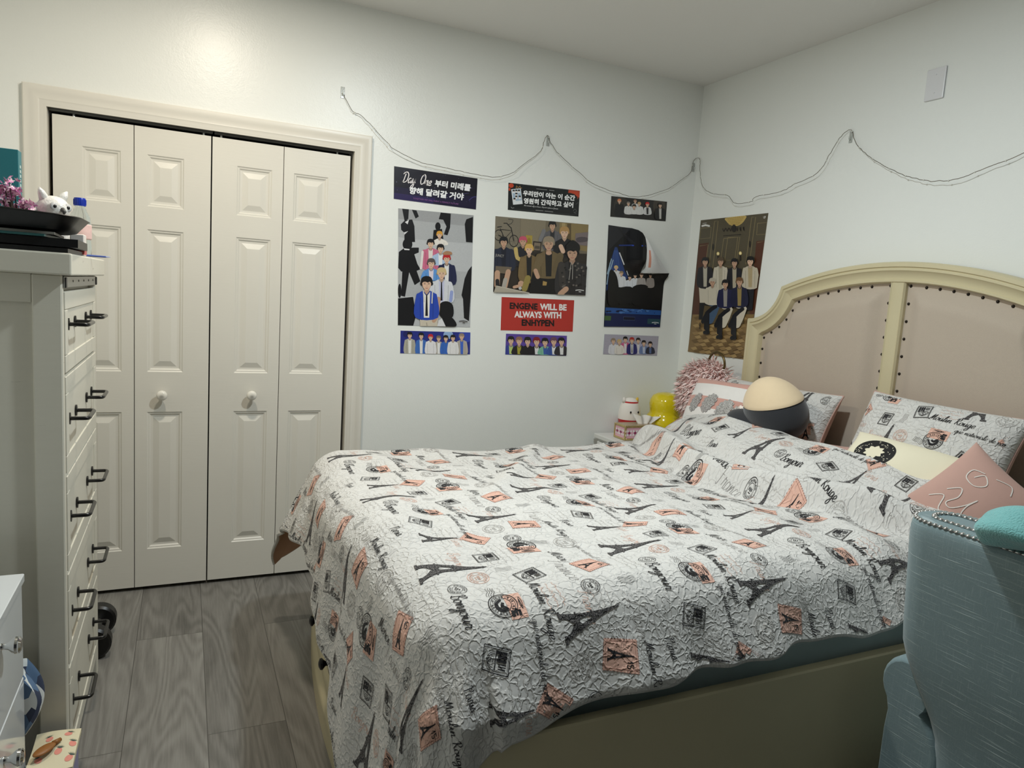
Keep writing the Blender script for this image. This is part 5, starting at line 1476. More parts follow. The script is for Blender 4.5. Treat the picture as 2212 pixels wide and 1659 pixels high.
# small carton, pen and straw at the edge
cm = [mat('carton_white', (232, 226, 220), .5, var=.02), mat('carton_red', (196, 96, 92), .5, var=.05), mat('carton_yellow', (222, 178, 70), .5)]
ct = thing('small_carton', 'little pink and white carton with red and yellow bottom band at the dresser edge', 'carton', (-2.958, -1.085, ZT))
MB().box(-2.975, -2.942, -1.112, -1.058, ZT, ZT + .058, .002, 0).build('carton_body', cm[0], ct)
MB().box(-2.976, -2.941, -1.113, -1.0575, ZT + .003, ZT + .018, .001).build('red_band', cm[1], ct)
MB().box(-2.9755, -2.9405, -1.08, -1.068, ZT + .0185, ZT + .034, .0005).build('yellow_label', cm[2], ct)
pen = MB().tube([(-3.0, -1.04, ZT + .0035), (-2.90, -1.00, ZT + .0035)], [.0032, .0026], 8).tube([(-2.9, -1.0, ZT + .0035), (-2.888, -.9955, ZT + .0035)], [.0022, .0005], 8)
tag(pen.build('pen', mat('blue_pen', (56, 80, 160), .3)), 'blue pen lying over the front edge of the dresser top', 'pen')

# teal book standing at the back
tb_ = thing('book', 'teal hardback book standing at the left end of the dresser top', 'book', (-3.175, -.92, ZT))
mb = MB().box(-3.26, -3.118, -.945, -.941, ZT, ZT + .285, .001); mb.box(-3.26, -3.118, -.904, -.900, ZT, ZT + .285, .001); mb.box(-3.122, -3.118, -.9445, -.9005, ZT, ZT + .285, .0015)
mb.build('cover', mat('teal_cover', (42, 118, 128), .45, var=.04), tb_)
MB().box(-3.256, -3.122, -.9405, -.9045, ZT + .003, ZT + .282, 0).build('pages', mat('page_block', (226, 220, 204), .8, bump=.3, bscale=400, stretch=(1, 30, 1)), tb_)
mb = MB()
for k in range(5): mb.box(-3.1179, -3.1172, -.929, -.916, ZT + .185 + k * .013, ZT + .193 + k * .013, 0)
mb.build('spine_lettering', mat('pale_spine_print', (196, 214, 210), .5), tb_)
# pink blossom sprays in a small dark pot
fl = thing('artificial_flowers', 'spray of pink artificial blossoms in a small dark pot beside the teal book', 'flowers', (-3.085, -1.19, ZT + .0))
fl.location = (-3.10, -1.075, ZT)
fx, fy = -3.098, -1.085
MB().lathe([(0, 0), (.030, 0), (.036, .05), (.038, .055), (.034, .055), (.0, .048)], (fx, fy, ZT), 'z', 20).build('pot', mat('dark_pot', (40, 40, 42), .5), fl, smooth=False, angle=40)
sm, bl = MB(), MB()
r_ = np.random.RandomState(5)
for k in range(26):
    a = r_.uniform(0, 2 * PI); L = r_.uniform(.012, .040)
    tip = np.array((fx + L * math.cos(a), fy + L * math.sin(a) * .8, ZT + .12 + r_.uniform(-.03, .055)))
    sm.tube(catmull([(fx, fy, ZT + .045), (fx + .3 * L * math.cos(a), fy + .3 * L * math.sin(a), ZT + .085), tuple(tip)], 4), .0013, 5)
    for q in range(7):
        c = tip + r_.normal(0, .0085, 3)
        n = Vector(r_.normal(0, 1, 3)).normalized(); u = n.orthogonal().normalized(); v = n.cross(u)
        for p in range(5):
            a2 = 2 * PI * p / 5; d = u * math.cos(a2) + v * math.sin(a2); sd = n.cross(d)
            C = Vector(c)
            bl.add([C, C + d * .004 + sd * .003 + n * .001, C + d * .0095 + n * .003, C + d * .004 - sd * .003 + n * .001], [(0, 1, 2, 3)], int(r_.rand() > .55))
sm.build('stems', mat('dark_stem', (62, 52, 44), .6), fl, smooth=True)
bl.build('blossoms', [mat('pink_petal', (206, 128, 178), .6, var=.15, scale=60), mat('pale_petal', (236, 206, 220), .6)], fl)
# mint bracelet-like loop
tag(MB().tube([(-3.055 + .024 * math.cos(a), -1.115 + .018 * math.sin(a), ZT + .0955 + .0) for a in [2 * PI * k / 28 for k in range(28)]], .0042, 10, closed=True).build('hair_tie', mat('mint_band', (186, 218, 214), .6, bump=.2)), 'pale mint hair tie lying on the black tray', 'hair tie')

# ------------------------------------------------------------------ small white cabinet in the near corner
M_gloss = mat('glossy_white', (222, 226, 228), .12, var=.01, coat=.4)
M_chrome = mat('chrome', (214, 214, 212), .08, 1.0, var=0)
CX = -3.03
cb = thing('cabinet', 'low glossy white drawer cabinet with round chrome knobs in the near left corner', 'cabinet', (-3.27, -1.78, 0))
MB().box(-3.50, CX - .016, -2.06, -1.502, .0, .680, .002).build('body', M_gloss, cb)
MB().box(-3.51, CX + .004, -2.066, -1.496, .680, .700, .002).build('top', M_gloss, cb)
kn0 = None
for (z0, z1, zk) in ((.452, .676, .628), (.206, .448, .374), (.02, .202, .11)):
    dw = MB().box(CX - .015, CX, -2.056, -1.506, z0, z1, .002).build('drawer', M_gloss, cb)
    for yk in (-1.717,):
        loc = (CX - cb.location.x, yk - cb.location.y, zk)
        if kn0 is None:
            kn0 = MB().lathe([(0, 0), (.0075, 0), (.006, .006), (.008, .013), (.015, .020), (.0175, .025), (.0165, .030), (.0172, .032), (.012, .036), (0, .037)], (0, 0, 0), 'x', 28).build('knob', M_chrome, dw, smooth=False, origin=(0, 0, 0), angle=30)
            kn0.location = loc
        else: put_copy(kn0, loc, dw)

# pineapple-print pouch and blue patterned cloth between cabinet and dresser
M_pouch = mat('cream_pouch', (226, 216, 184), .8, var=.03, bump=.1, bscale=60)
M_mauve = mat('mauve_side', (150, 146, 176), .7)
po = thing('fabric_bin', 'cream fabric-topped storage bin printed with pink pineapples, in front of the dresser', 'storage bin', (-2.975, -1.49, 0))
py0, py1, px0, px1, pz = -1.57, -1.41, -3.022, -2.925, .236
mb = MB().box(px0 + .006, px1 - .006, py0 + .006, py1 - .006, 0.0, pz - .012, .006)
mb.build('bin_body', M_mauve, po)
n = 24
P = np.zeros((n, n, 3)); Q = np.zeros((n, n, 3))
def pouch_z(x, y):
    return pz + .012 * math.sin((x - px0) / (px1 - px0) * PI) * math.sin((y - py0) / (py1 - py0) * PI) + .003 * math.sin(40 * x + 30 * y)
for i in range(n):
    for j in range(n):
        x = px0 + (px1 - px0) * i / (n - 1); y = py0 + (py1 - py0) * j / (n - 1)
        P[i, j] = (x, y, pouch_z(x, y)); Q[i, j] = (x, y, pz - .012)
mb = MB().grid(P)
for e in (np.stack([P[:, 0], Q[:, 0]], 1), np.stack([Q[:, -1], P[:, -1]], 1)): mb.grid(e, flip=True)
for e in (np.stack([Q[0], P[0]], 1), np.stack([P[-1], Q[-1]], 1)): mb.grid(e, flip=True)
def pine(x, y, s, a):
    c, sn = math.cos(a), math.sin(a)
    def put(pts, mi, l):
        mb.add([(x + (u * c - v * sn) * s, y + (u * sn + v * c) * s, pouch_z(x + (u * c - v * sn) * s, y + (u * sn + v * c) * s) + l) for u, v in pts], [tuple(range(len(pts)))], mi)
    put([(.5 * math.cos(t), .7 * math.sin(t)) for t in [2 * PI * k / 16 for k in range(16)]], 1, .0006)
    for k in range(7):
        d = math.radians(30 + 20 * k)
        put([(.08 * math.cos(d + 1.57), .6 + .08 * math.sin(d + 1.57)), (.75 * math.cos(d), .6 + .75 * math.sin(d)), (.08 * math.cos(d - 1.57), .6 + .08 * math.sin(d - 1.57))], 2, .0009)
for (u, v, a) in ((.75, .80, -.3), (.35, .72, .2), (.62, .36, -.2), (.22, .25, .3), (.88, .2, -.4), (.9, .52, 0)):
    pine(px0 + (px1 - px0) * u, py0 + (py1 - py0) * v, .016, a)
mb.build('fabric_lid', [M_pouch, mat('pineapple_pink', (232, 150, 134), .8), mat('leaf_grey_green', (74, 92, 84), .8)], po)
# brown leather tag
tag(MB().ellipsoid((-2.990, -1.515, pz + .021), (.030, .015, .006), rot=(0, 0, .9)).tube([(-2.974, -1.494, pz + .020), (-2.962, -1.478, pz + .018)], [.007, .005], 10).build('leather_tag', mat('tan_leather', (150, 98, 48), .45, bump=.15, bscale=120), smooth=True), 'tan leather tag lying on the pineapple-print bin', 'tag')
# patterned cloth
def cloth_pile():
    n, m = 30, 24
    P = np.zeros((n, m, 3))
    for i in range(n):
        for j in range(m):
            u, v = i / (n - 1), j / (m - 1)
            P[i, j] = (-3.06 + .045 * math.sin(v * PI * .9) + .008 * math.sin(u * 14 + v * 6) + .012 * (1 - v), -1.49 + .085 * u, .27 + .17 * (1 - v) + .008 * math.sin(u * 9))
    return P
m_, nt, b = newmat('blue_leaf_cloth')
tc = N(nt, 'ShaderNodeTexCoord'); vo = N(nt, 'ShaderNodeTexVoronoi', Scale=36.0); mp = N(nt, 'ShaderNodeMapping'); mp.inputs['Scale'].default_value = (1, 1.6, .6); mp.inputs['Rotation'].default_value = (.6, .2, .4)
nt.links.new(tc.outputs['Object'], mp.inputs[0]); nt.links.new(mp.outputs[0], vo.inputs['Vector'])
rp = N(nt, 'ShaderNodeValToRGB'); rp.color_ramp.interpolation = 'CONSTANT'; e = rp.color_ramp.elements
e[0].position = 0; e[0].color = lin((92, 118, 150)) + (1,); e[1].position = .25; e[1].color = lin((228, 232, 232)) + (1,); q = e.new(.8); q.color = lin((62, 70, 92)) + (1,)
sp_ = N(nt, 'ShaderNodeSeparateColor'); nt.links.new(vo.outputs['Color'], sp_.inputs[0]); nt.links.new(sp_.outputs[0], rp.inputs[0]); nt.links.new(rp.outputs[0], b.inputs['Base Color']); b.inputs['Roughness'].default_value = .9
P = cloth_pile(); Q = P.copy(); Q[..., 0] -= .03
mb = MB().grid(P).grid(Q, flip=True)
for e_ in (np.stack([P[:, 0], Q[:, 0]], 1), np.stack([Q[:, -1], P[:, -1]], 1)): mb.grid(e_, flip=True)
for e_ in (np.stack([Q[0], P[0]], 1), np.stack([P[-1], Q[-1]], 1)): mb.grid(e_, flip=True)
tag(mb.build('folded_cloth', m_, smooth=False, angle=50), 'blue and white patterned cloth stuffed between white cabinet and dresser', 'cloth')

# black dumbbell on the floor beyond the dresser
db = thing('dumbbell', 'black dumbbell lying on the floor beyond the dresser', 'dumbbell', (-2.975, -.47, 0))
for y in (-.56, -.365):
    for s in ((0, .022, .062), (.022, .040, .050)):
        pass
    MB().lathe([(0, -.028), (.052, -.028), (.060, -.020), (.060, .020), (.052, .028), (0, .028)], (-2.985, y, .060), 'y', 28).build('weight_disc', M_blk, db, angle=40)
MB().tube([(-2.985, -.56, .06), (-2.985, -.365, .06)], .014, 12).build('grip', M_steel, db, smooth=True)
# ------------------------------------------------------------------ pillows and soft things on the bed
def frame3(right, up):
    r = np.array(right, float); r /= np.linalg.norm(r); u = np.array(up, float); u -= r * np.dot(u, r); u /= np.linalg.norm(u)
    return r, u, np.cross(r, u)
class Pillow:
    def __init__(s, c, right, up, w_, h_, t_, seed=1, pinch=.06, wr=.006, back=.5, sag=0.0):
        s.c = np.array(c, float); s.R, s.U, s.Nn = frame3(right, up); s.w, s.h, s.t = w_ / 2, h_ / 2, t_
        s.pinch = pinch; s.wr = wr; s.back = back; s.sag = sag
        s.ph = np.random.RandomState(seed).uniform(0, 6, 6)
    def pos(s, a, b, side=1):
        """a,b in metres from the centre (right, up)"""
        A = np.clip(a / s.w, -1, 1); B = np.clip(b / s.h, -1, 1)
        x = a * (1 - s.pinch * (1 - B ** 2) * np.abs(A) ** 3); y = b * (1 - s.pinch * (1 - A ** 2) * np.abs(B) ** 3)
        th = np.maximum((1 - A ** 2) * (1 - B ** 2), 0) ** .42 * (s.t * (1 - s.back) if side > 0 else -s.t * s.back)
        q = np.minimum(1, np.maximum((1 - A ** 2) * (1 - B ** 2), 0) * 4)
        wv = s.wr * q * (np.sin(a * 21 + s.ph[0] + 3 * np.sin(b * 9 + s.ph[1])) * .5 + np.sin(b * 33 + s.ph[2] + 2 * np.sin(a * 14 + s.ph[3])) * .35)
        th = th + (wv if side > 0 else 0)
        sg = s.sag * (1 - A ** 2) * (B > 0) * B ** 2
        return s.c + x[..., None] * s.R + (y - sg)[..., None] * s.U + th[..., None] * s.Nn
    def S(s, r, u):
        e = .003
        P0 = s.pos(r, u)
        n = np.cross(s.pos(r + e, u) - s.pos(r - e, u), s.pos(r, u + e) - s.pos(r, u - e))
        return P0, n / np.maximum(np.linalg.norm(n, axis=-1, keepdims=True), 1e-9)
    def mesh(s, mi_f=0, mi_b=1, n=56, mif=None, lap=0.0):
        a = np.sin(np.linspace(-PI / 2, PI / 2, n)) * s.w; b = np.sin(np.linspace(-PI / 2, PI / 2, n)) * s.h
        A, B = np.meshgrid(a, b, indexing='ij')
        mb = MB().grid(s.pos(A, B, 1), mi_f, np.stack([A, B], -1), mif=mif)
        mb.grid(s.pos(A, B, -1), mi_b, np.stack([A, B], -1), flip=True)
        # seam piping
        e = np.concatenate([np.stack([a, np.full(n, -s.h)], 1), np.stack([np.full(n, s.w), b], 1)[1:], np.stack([a[::-1], np.full(n, s.h)], 1)[1:], np.stack([np.full(n, -s.w), b[::-1]], 1)[1:-1]])
        return mb, s.pos(e[:, 0], e[:, 1])
def printed_pillow(name, label, pl, phase, group=None):
    mb, seam = pl.mesh(0, 7)
    lay_print(mb, pl.S, lambda r, u: (np.abs(r) < pl.w * .93) & (np.abs(u) < pl.h * .93), -pl.w, pl.w, -pl.h, pl.h, .0011, phase)
    t = thing(name, label, 'pillow', tuple(pl.c - np.array((0, 0, pl.h * .8))), group)
    mb.build('pillowcase', CLOTH + [M_rose], t, smooth=True)
    MB().tube(seam[::2], .0035, 6, closed=True).build('piping', M_rose, t, smooth=True)
    return t
printed_pillow('pillow', 'printed pillow under the grey plush, leaning on the left headboard panel', Pillow((-.225, -.965, .920), (0, -1, .015), (.40, 0, .92), .70, .36, .20, 2), (.1, .05), 'Paris print pillows')
printed_pillow('pillow', 'Paris-print pillow standing alone against the right headboard panel', Pillow((-.255, -1.765, .945), (.03, -1, -.02), (.42, 0, .9), .585, .41, .20, 5), (-.22, -.13), 'Paris print pillows')

# plain dusty rose pillow lying flat
pl = Pillow((-.375, -1.50, .835), (.1, -1, 0), (1, .1, .10), .62, .40, .15, 8)
mb, seam = pl.mesh(0, 0)
tag(mb.build('pillow', [M_rose], smooth=True), 'plain dusty pink pillow lying flat behind the turned-back duvet', 'pillow')

# striped cushion with sequin feathers
M_stripeW = mat('white_stripe_plush', (232, 228, 224), .9, var=.03, scale=40, bump=.2, bscale=160, sheen=.3)
M_stripeP = mat('pink_stripe_plush', (206, 158, 146), .9, var=.03, scale=40, bump=.2, bscale=160, sheen=.3)
m_seq, nt, b = newmat('silver_sequins')
tc = N(nt, 'ShaderNodeTexCoord'); vo = N(nt, 'ShaderNodeTexVoronoi', Scale=380.0); nt.links.new(tc.outputs['Object'], vo.inputs['Vector'])
rp = N(nt, 'ShaderNodeValToRGB'); rp.color_ramp.elements[0].color = lin((120, 118, 116)) + (1,); rp.color_ramp.elements[1].color = lin((226, 224, 222)) + (1,)
sc_ = N(nt, 'ShaderNodeSeparateColor'); nt.links.new(vo.outputs['Color'], sc_.inputs[0]); nt.links.new(sc_.outputs[0], rp.inputs[0]); nt.links.new(rp.outputs[0], b.inputs['Base Color'])
b.inputs['Metallic'].default_value = .3; b.inputs['Roughness'].default_value = .3
bp = N(nt, 'ShaderNodeBump', Strength=.8, Distance=.002); nt.links.new(sc_.outputs[1], bp.inputs['Height']); nt.links.new(bp.outputs[0], b.inputs['Normal'])
pl = Pillow((-.36, -.815, .945), (.10, -1, .03), (.42, 0, .9), .44, .30, .15, 4, wr=.003)
nn = 56
bs = np.sin(np.linspace(-PI / 2, PI / 2, nn))
def stripe(i, j):
    v = (bs[j] + bs[min(j + 1, nn - 1)]) / 2
    k = (v + 1) / 2
    return 1 if (k > .86 or .42 < k < .63 or k < .16) else 0
mb, seam = pl.mesh(0, 1, nn, stripe)
t = thing('cushion', 'pink and white striped cushion with silver sequin feathers, left of the plush', 'cushion', tuple(pl.c - np.array((0, 0, .13))))
mb.build('cushion_cover', [M_stripeW, M_stripeP], t, smooth=True)
for (cx, cy, L, W2, an) in ((-.115, .0, .10, .030, 68), (-.025, .005, .105, .036, 60), (.075, -.01, .105, .037, 52), (.15, -.02, .09, .032, 60), (.02, -.115, .09, .03, 50)):
    A = np.linspace(0, 2 * PI, 60, endpoint=False)
    rr_ = 1 + .07 * np.sign(np.sin(A * 13)) * (np.abs(np.sin(A)) > .25)
    ex, ey = np.cos(A) * L / 2 * rr_, np.sin(A) * W2 * rr_
    c_, s_ = math.cos(math.radians(an)), math.sin(math.radians(an))
    rings_ = [np.stack([cx + k * (ex * c_ - ey * s_), cy + k * (ex * s_ + ey * c_)], 1) for k in (1, .75, .5, .25, .02)]
    Q = np.concatenate(rings_); Pt, Nr = pl.S(Q[:, 0], Q[:, 1])
    V = Pt + Nr * .0035
    F = [(r * 60 + i, r * 60 + (i + 1) % 60, (r + 1) * 60 + (i + 1) % 60, (r + 1) * 60 + i) for r in range(4) for i in range(60)]
    MB().add(V.tolist(), F).build('sequin_feather', m_seq, t, smooth=True)

# plain two-tone plush resting on the pillow (rounded, no features)
M_pg = mat('charcoal_plush', (38, 40, 45), .9, var=.06, scale=30, bump=.15, bscale=200, sheen=.35)
M_pc = mat('cream_plush', (228, 206, 172), .9, var=.03, scale=30, bump=.12, bscale=200, sheen=.25)
pc_ = np.array((-.415, -1.205, 1.008))
t = thing('plush_toy', 'round charcoal and cream plush toy lying against the left pillow', 'plush toy', (pc_[0], pc_[1], .90))
b = MB().ellipsoid(tuple(pc_), (.115, .150, .122), n=40, m=28, rot=(.25, 0, 0), f=lambda d: 1 + .03 * d[1])
b.ellipsoid((-.45, -1.12, .930), (.085, .14, .062), n=28, m=16, rot=(.2, 0, .1))
b.build('plush_body', M_pg, t, smooth=True)
# cream upper part as a sewn-on shell
n, m = 40, 22
P = np.zeros((n, m + 1, 3)); E3 = Euler((.25, 0, 0)).to_matrix()
ax = Vector((-.30, .42, .86)).normalized(); ux = ax.orthogonal().normalized(); vx = ax.cross(ux)
for i in range(n):
    for j in range(m + 1):
        a = 2 * PI * i / n; th = math.radians(70) * j / m
        d = ax * math.cos(th) + (ux * math.cos(a) + vx * math.sin(a)) * math.sin(th)
        lift_ = 1.03 + .17 * math.exp(-((th / .75) ** 2)) - .028 * (j == m)
        q = E3 @ Vector((d.x * .115 * lift_, d.y * .150 * lift_, d.z * .122 * lift_))
        P[i, j] = pc_ + np.array(q)
MB().grid(P, closed_u=True).build('cream_patch', M_pc, t, smooth=True)

# cream cushion with a doughnut print
M_cc = mat('cream_cushion', (234, 226, 200), .85, var=.03, bump=.1, bscale=60, sheen=.15)
pl = Pillow((-.42, -1.805, .915), (.06, -1, -.05), (.72, 0, .7), .46, .20, .13, 3, pinch=.10, wr=.004)
t = thing('cushion', 'long cream cushion printed with a black doughnut, in front of the right pillow', 'cushion', tuple(pl.c - np.array((0, 0, .09))))
mb, seam = pl.mesh(0, 0)
mb.build('cushion_cover', M_cc, t, smooth=True)
def decal(pl, pts_list, off, name, m_, par):
    mb = MB()
    for V, F in pts_list:
        V = np.asarray(V, float); Pt, Nr = pl.S(V[:, 0], V[:, 1]); mb.add((Pt + Nr * off).tolist(), F)
    return mb.build(name, m_, par, smooth=True)
def disc(cx, cy, rx, ry, k0=.0, n=36, rg=6, jag=0):
    A = np.linspace(0, 2 * PI, n, endpoint=False); V = []; F = []
    for r in range(rg + 1):
        k = 1 + (k0 - 1) * r / rg; k = max(k, .01)
        w_ = 1 + (jag * np.sin(A * 9) if r == rg else 0)
        V += [(cx + rx * k * c * q, cy + ry * k * s * q) for c, s, q in zip(np.cos(A), np.sin(A), np.broadcast_to(w_, A.shape))]
    for r in range(rg): F += [(r * n + i, r * n + (i + 1) % n, (r + 1) * n + (i + 1) % n, (r + 1) * n + i) for i in range(n)]
    return V, F
M_ink = mat('black_print', (20, 19, 20), .7, var=.02)
decal(pl, [disc(-.085, -.006, .080, .058, .46, jag=.16)], .0015, 'doughnut_print', M_ink, t)
r_ = np.random.RandomState(9); sp2 = []
for k in range(42):
    a = r_.uniform(0, 2 * PI); q = r_.uniform(.6, .92); x, y = -.085 + .082 * q * math.cos(a), -.006 + .058 * q * math.sin(a); d = r_.uniform(0, PI)
    sp2.append(strip([(x - .003 * math.cos(d), y - .003 * math.sin(d)), (x + .003 * math.cos(d), y + .003 * math.sin(d))], .0016, 0))
decal(pl, sp2, .0022, 'sprinkle_print', mat('cream_print', (236, 228, 206), .7), t)

# dusty pink square cushion set on its corner, with white embroidery
pl = Pillow((-.465, -2.09, .862), (.12, -.72, -.50), (.50, -.45, .60), .30, .30, .12, 6, pinch=.08, wr=.003)
t = thing('cushion', 'dusty pink cushion with looping white embroidery, near the blue chair', 'cushion', tuple(pl.c - np.array((0, 0, .15))))
mb, seam = pl.mesh(0, 0)
mb.build('cushion_cover', M_rose, t, smooth=True)
st_ = []
for pts_ in ([(-.05, .09), (-.08, .075), (-.075, .045), (-.04, .04), (-.02, .065), (-.045, .085), (-.06, .06)], [(-.08, -.02), (-.055, .01), (-.04, -.015), (-.05, -.05), (-.03, -.055), (-.01, -.02), (.0, .015), (-.005, -.02), (.005, -.05), (.03, -.045), (.045, -.005), (.05, .025), (.045, -.01), (.06, -.03), (.085, -.01)], [(.05, .05), (.085, .06), (.1, .03), (.08, .01)], [(-.1, -.07), (-.07, -.04), (-.05, -.08), (-.02, -.09), (-.04, -.11)], [(-.02, .10), (.02, .115), (.04, .09)]):
    st_.append(strip(pts_, .0032, .3, 6))
decal(pl, st_, .002, 'embroidery', mat('white_thread', (232, 226, 218), .7, bump=.3, bscale=300), t)

# ------------------------------------------------------------------ nightstand in the corner and its things
M_ns = mat('white_nightstand', (224, 224, 220), .35, var=.01)
ZN = .680
ns = thing('nightstand', 'white nightstand between the bed and the poster wall', 'nightstand', (-.30, -.31, 0))
MB().box(-.57, -.02, -.585, -.03, .655, ZN, .004, seg=2).build('top', M_ns, ns)
mb = MB().box(-.55, -.03, -.57, -.045, .06, .654, .003)
mb.build('body', M_ns, ns)
for z0, z1 in ((.10, .36), (.38, .64)):
    d = MB().box(-.566, -.551, -.555, -.06, z0, z1, .003).build('drawer', M_ns, ns)
    MB().lathe([(0, 0), (.008, 0), (.008, -.012), (.014, -.02), (.011, -.026), (0, -.027)], (-.566, -.307, (z0 + z1) / 2), 'x', 18).build('knob', M_steel, d, smooth=True)
for x in (-.53, -.05):
    for y in (-.55, -.065): MB().box(x - .018, x + .018, y - .018, y + .018, 0, .0605, .002).build('leg', M_ns, ns)

# tissue box: gilt frame, pink floral panels
M_gold = mat('champagne_gilt', (206, 184, 130), .22, .8, var=.15, scale=120, bump=.5, bscale=160)
M_pnk = mat('pink_panel', (226, 176, 190), .35, var=.03)
M_mag = mat('magenta_flower', (150, 40, 92), .5); M_wht = mat('white_leaf', (240, 232, 232), .5)
bx0, bx1, by0, by1, bz0, bz1 = -.512, -.292, -.252, -.140, ZN + .001, ZN + .082
tx = thing('tissue_box', 'gilt-edged tissue box with pink floral panels on the nightstand', 'tissue box', ((bx0 + bx1) / 2, (by0 + by1) / 2, bz0))
MB().box(bx0 + .004, bx1 - .004, by0 + .004, by1 - .004, bz0, bz1 - .004, .001).build('box_body', M_pnk, tx)
mb = MB()
e = .011
for x in (bx0, bx1 - e):
    for y in (by0, by1 - e): mb.box(x, x + e, y, y + e, bz0, bz1, .002)
for z in (bz0, bz1 - e):
    for y in (by0, by1 - e): mb.box(bx0 + e, bx1 - e, y, y + e, z, z + e, .002)
    for x in (bx0, bx1 - e): mb.box(x, x + e, by0 + e, by1 - e, z, z + e, .002)
mb.build('gilt_frame', M_gold, tx)
MB().box(bx0 + .008, bx1 - .008, by0 + .008, by1 - .008, bz1 - .005, bz1 + .001, .001).build('glitter_top', mat('glitter_top', (196, 178, 150), .25, .7, var=.5, scale=260, bump=1.0, bscale=260), tx)
lf, ml = MB(), MB()
def motif(o, ua, va):
    o, ua, va = np.array(o), np.array(ua), np.array(va); n = np.cross(ua, va)
    for k in range(4):
        a = PI / 4 + PI / 2 * k
        for r0, r1, wd, mm, l in ((.004, .024, .007, lf, .0008),):
            d = ua * math.cos(a) + va * math.sin(a); s = -ua * math.sin(a) + va * math.cos(a)
            mm.add([tuple(o + d * r0 + n * l), tuple(o + d * (r0 + r1) / 2 + s * wd + n * l), tuple(o + d * r1 + n * l), tuple(o + d * (r0 + r1) / 2 - s * wd + n * l)], [(0, 1, 2, 3)])
    for k in range(8):
        a = PI / 4 * k + .2; d = ua * math.cos(a) + va * math.sin(a); s = -ua * math.sin(a) + va * math.cos(a)
        ml.add([tuple(o + n * .0012), tuple(o + d * .005 + s * .0024 + n * .0012), tuple(o + d * .0105 + n * .0012), tuple(o + d * .005 - s * .0024 + n * .0012)], [(0, 1, 2, 3)])
for k in range(6): motif((bx0 + .030 + k * .038, by0 + .004, (bz0 + bz1) / 2), (1, 0, 0), (0, 0, 1))
for k in range(3): motif((bx0 + .004, by1 - .030 - k * .036, (bz0 + bz1) / 2), (0, -1, 0), (0, 0, 1))
lf.build('leaf_pattern', M_wht, tx); ml.build('flower_pattern', M_mag, tx)
# tissue
n, m = 30, 16
P = np.zeros((n, m, 3))
for i in range(n):
    for j in range(m):
        u, v = i / (n - 1), j / (m - 1)
        fold = math.sin(u * 16 + 1.2 * v) * .012 * (.4 + v)
        sp_ = .055 + .075 * v
        P[i, j] = ((bx0 + bx1) / 2 + .048 + (u - .5) * 2 * (.045 + .045 * v) + .02 * v, (by0 + by1) / 2 - .006 + .012 * v + fold * .8, bz1 + .001 + .050 * v * (1 - .30 * u) + .004 * math.sin(u * 13 + 1) * v)
Q = P.copy(); Q[..., 1] += .0012
mb = MB().grid(P).grid(Q, flip=True)
for e_ in (np.stack([P[:, -1], Q[:, -1]], 1),): mb.grid(e_)
o = mb.build('tissue', mat('white_tissue', (238, 234, 226), .9, var=.01, bump=.1, bscale=90), smooth=True)
tag(o, 'white tissue pulled up out of the floral tissue box', 'tissue')

# small round plush with red bottom
M_pw = mat('white_plush', (238, 232, 224), .9, var=.02, bump=.15, bscale=200, sheen=.3); M_pr = mat('red_plush', (182, 32, 34), .9, var=.04, bump=.15, bscale=200, sheen=.25)
qx, qy, qz = -.366, -.068, ZN + .106
t = thing('small_plush', 'small round white plush with a red bottom behind the tissue box', 'plush toy', (qx, qy, ZN))
n, m = 36, 26
V = np.zeros((n, m, 3))
for i in range(n):
    for j in range(m):
        a = 2 * PI * i / n; th = PI * (j + .001) / (m - 1 + .002)
        r = math.sin(th) ** .85
        V[i, j] = (qx + .066 * r * math.cos(a), qy + .060 * r * math.sin(a), qz + .104 * math.cos(th) * (1 if th < PI / 2 else 1.0))
MB().grid(V, closed_u=True, flip=True, mif=lambda i, j: 1 if j > 13 else (1 if j == 5 else 0)).build('plush_body', [M_pw, M_pr], t, smooth=True)
for s in (-1, 1): MB().ellipsoid((qx + s * .026 - .006, qy - .0575, qz + .028), (.0055, .003, .0065)).build('eye', M_blk, t, smooth=True)
MB().tube(catmull([(qx - .012, qy - .0605, qz + .018), (qx - .005, qy - .061, qz + .014), (qx + .002, qy - .0605, qz + .018)], 4), .0012, 6).build('mouth', M_blk, t, smooth=True)
for s in (-1, 1): MB().tube([(qx + s * .040, qy, qz + .078), (qx + s * .046, qy, qz + .098), (qx + s * .048, qy, qz + .106)], [.013, .008, .002], 10).build('ear', M_pw if s < 0 else mat('yellow_ear', (226, 186, 74), .8), t, smooth=True)

# plain glossy yellow ceramic jar (simple rounded shape)
M_yel = mat('yellow_glaze', (226, 204, 22), .12, var=.02, coat=.8)
tag(MB().lathe([(0, 0), (.080, 0), (.104, .012), (.118, .05), (.116, .085), (.100, .115), (.089, .130), (.090, .150), (.095, .178), (.091, .205), (.076, .230), (.050, .244), (.022, .250), (0, .251)], (-.165, -.132, ZN + .001), 'z', 44).build('ceramic_jar', M_yel, smooth=True), 'glossy yellow rounded ceramic on the nightstand behind the tissue box', 'ceramic ornament')

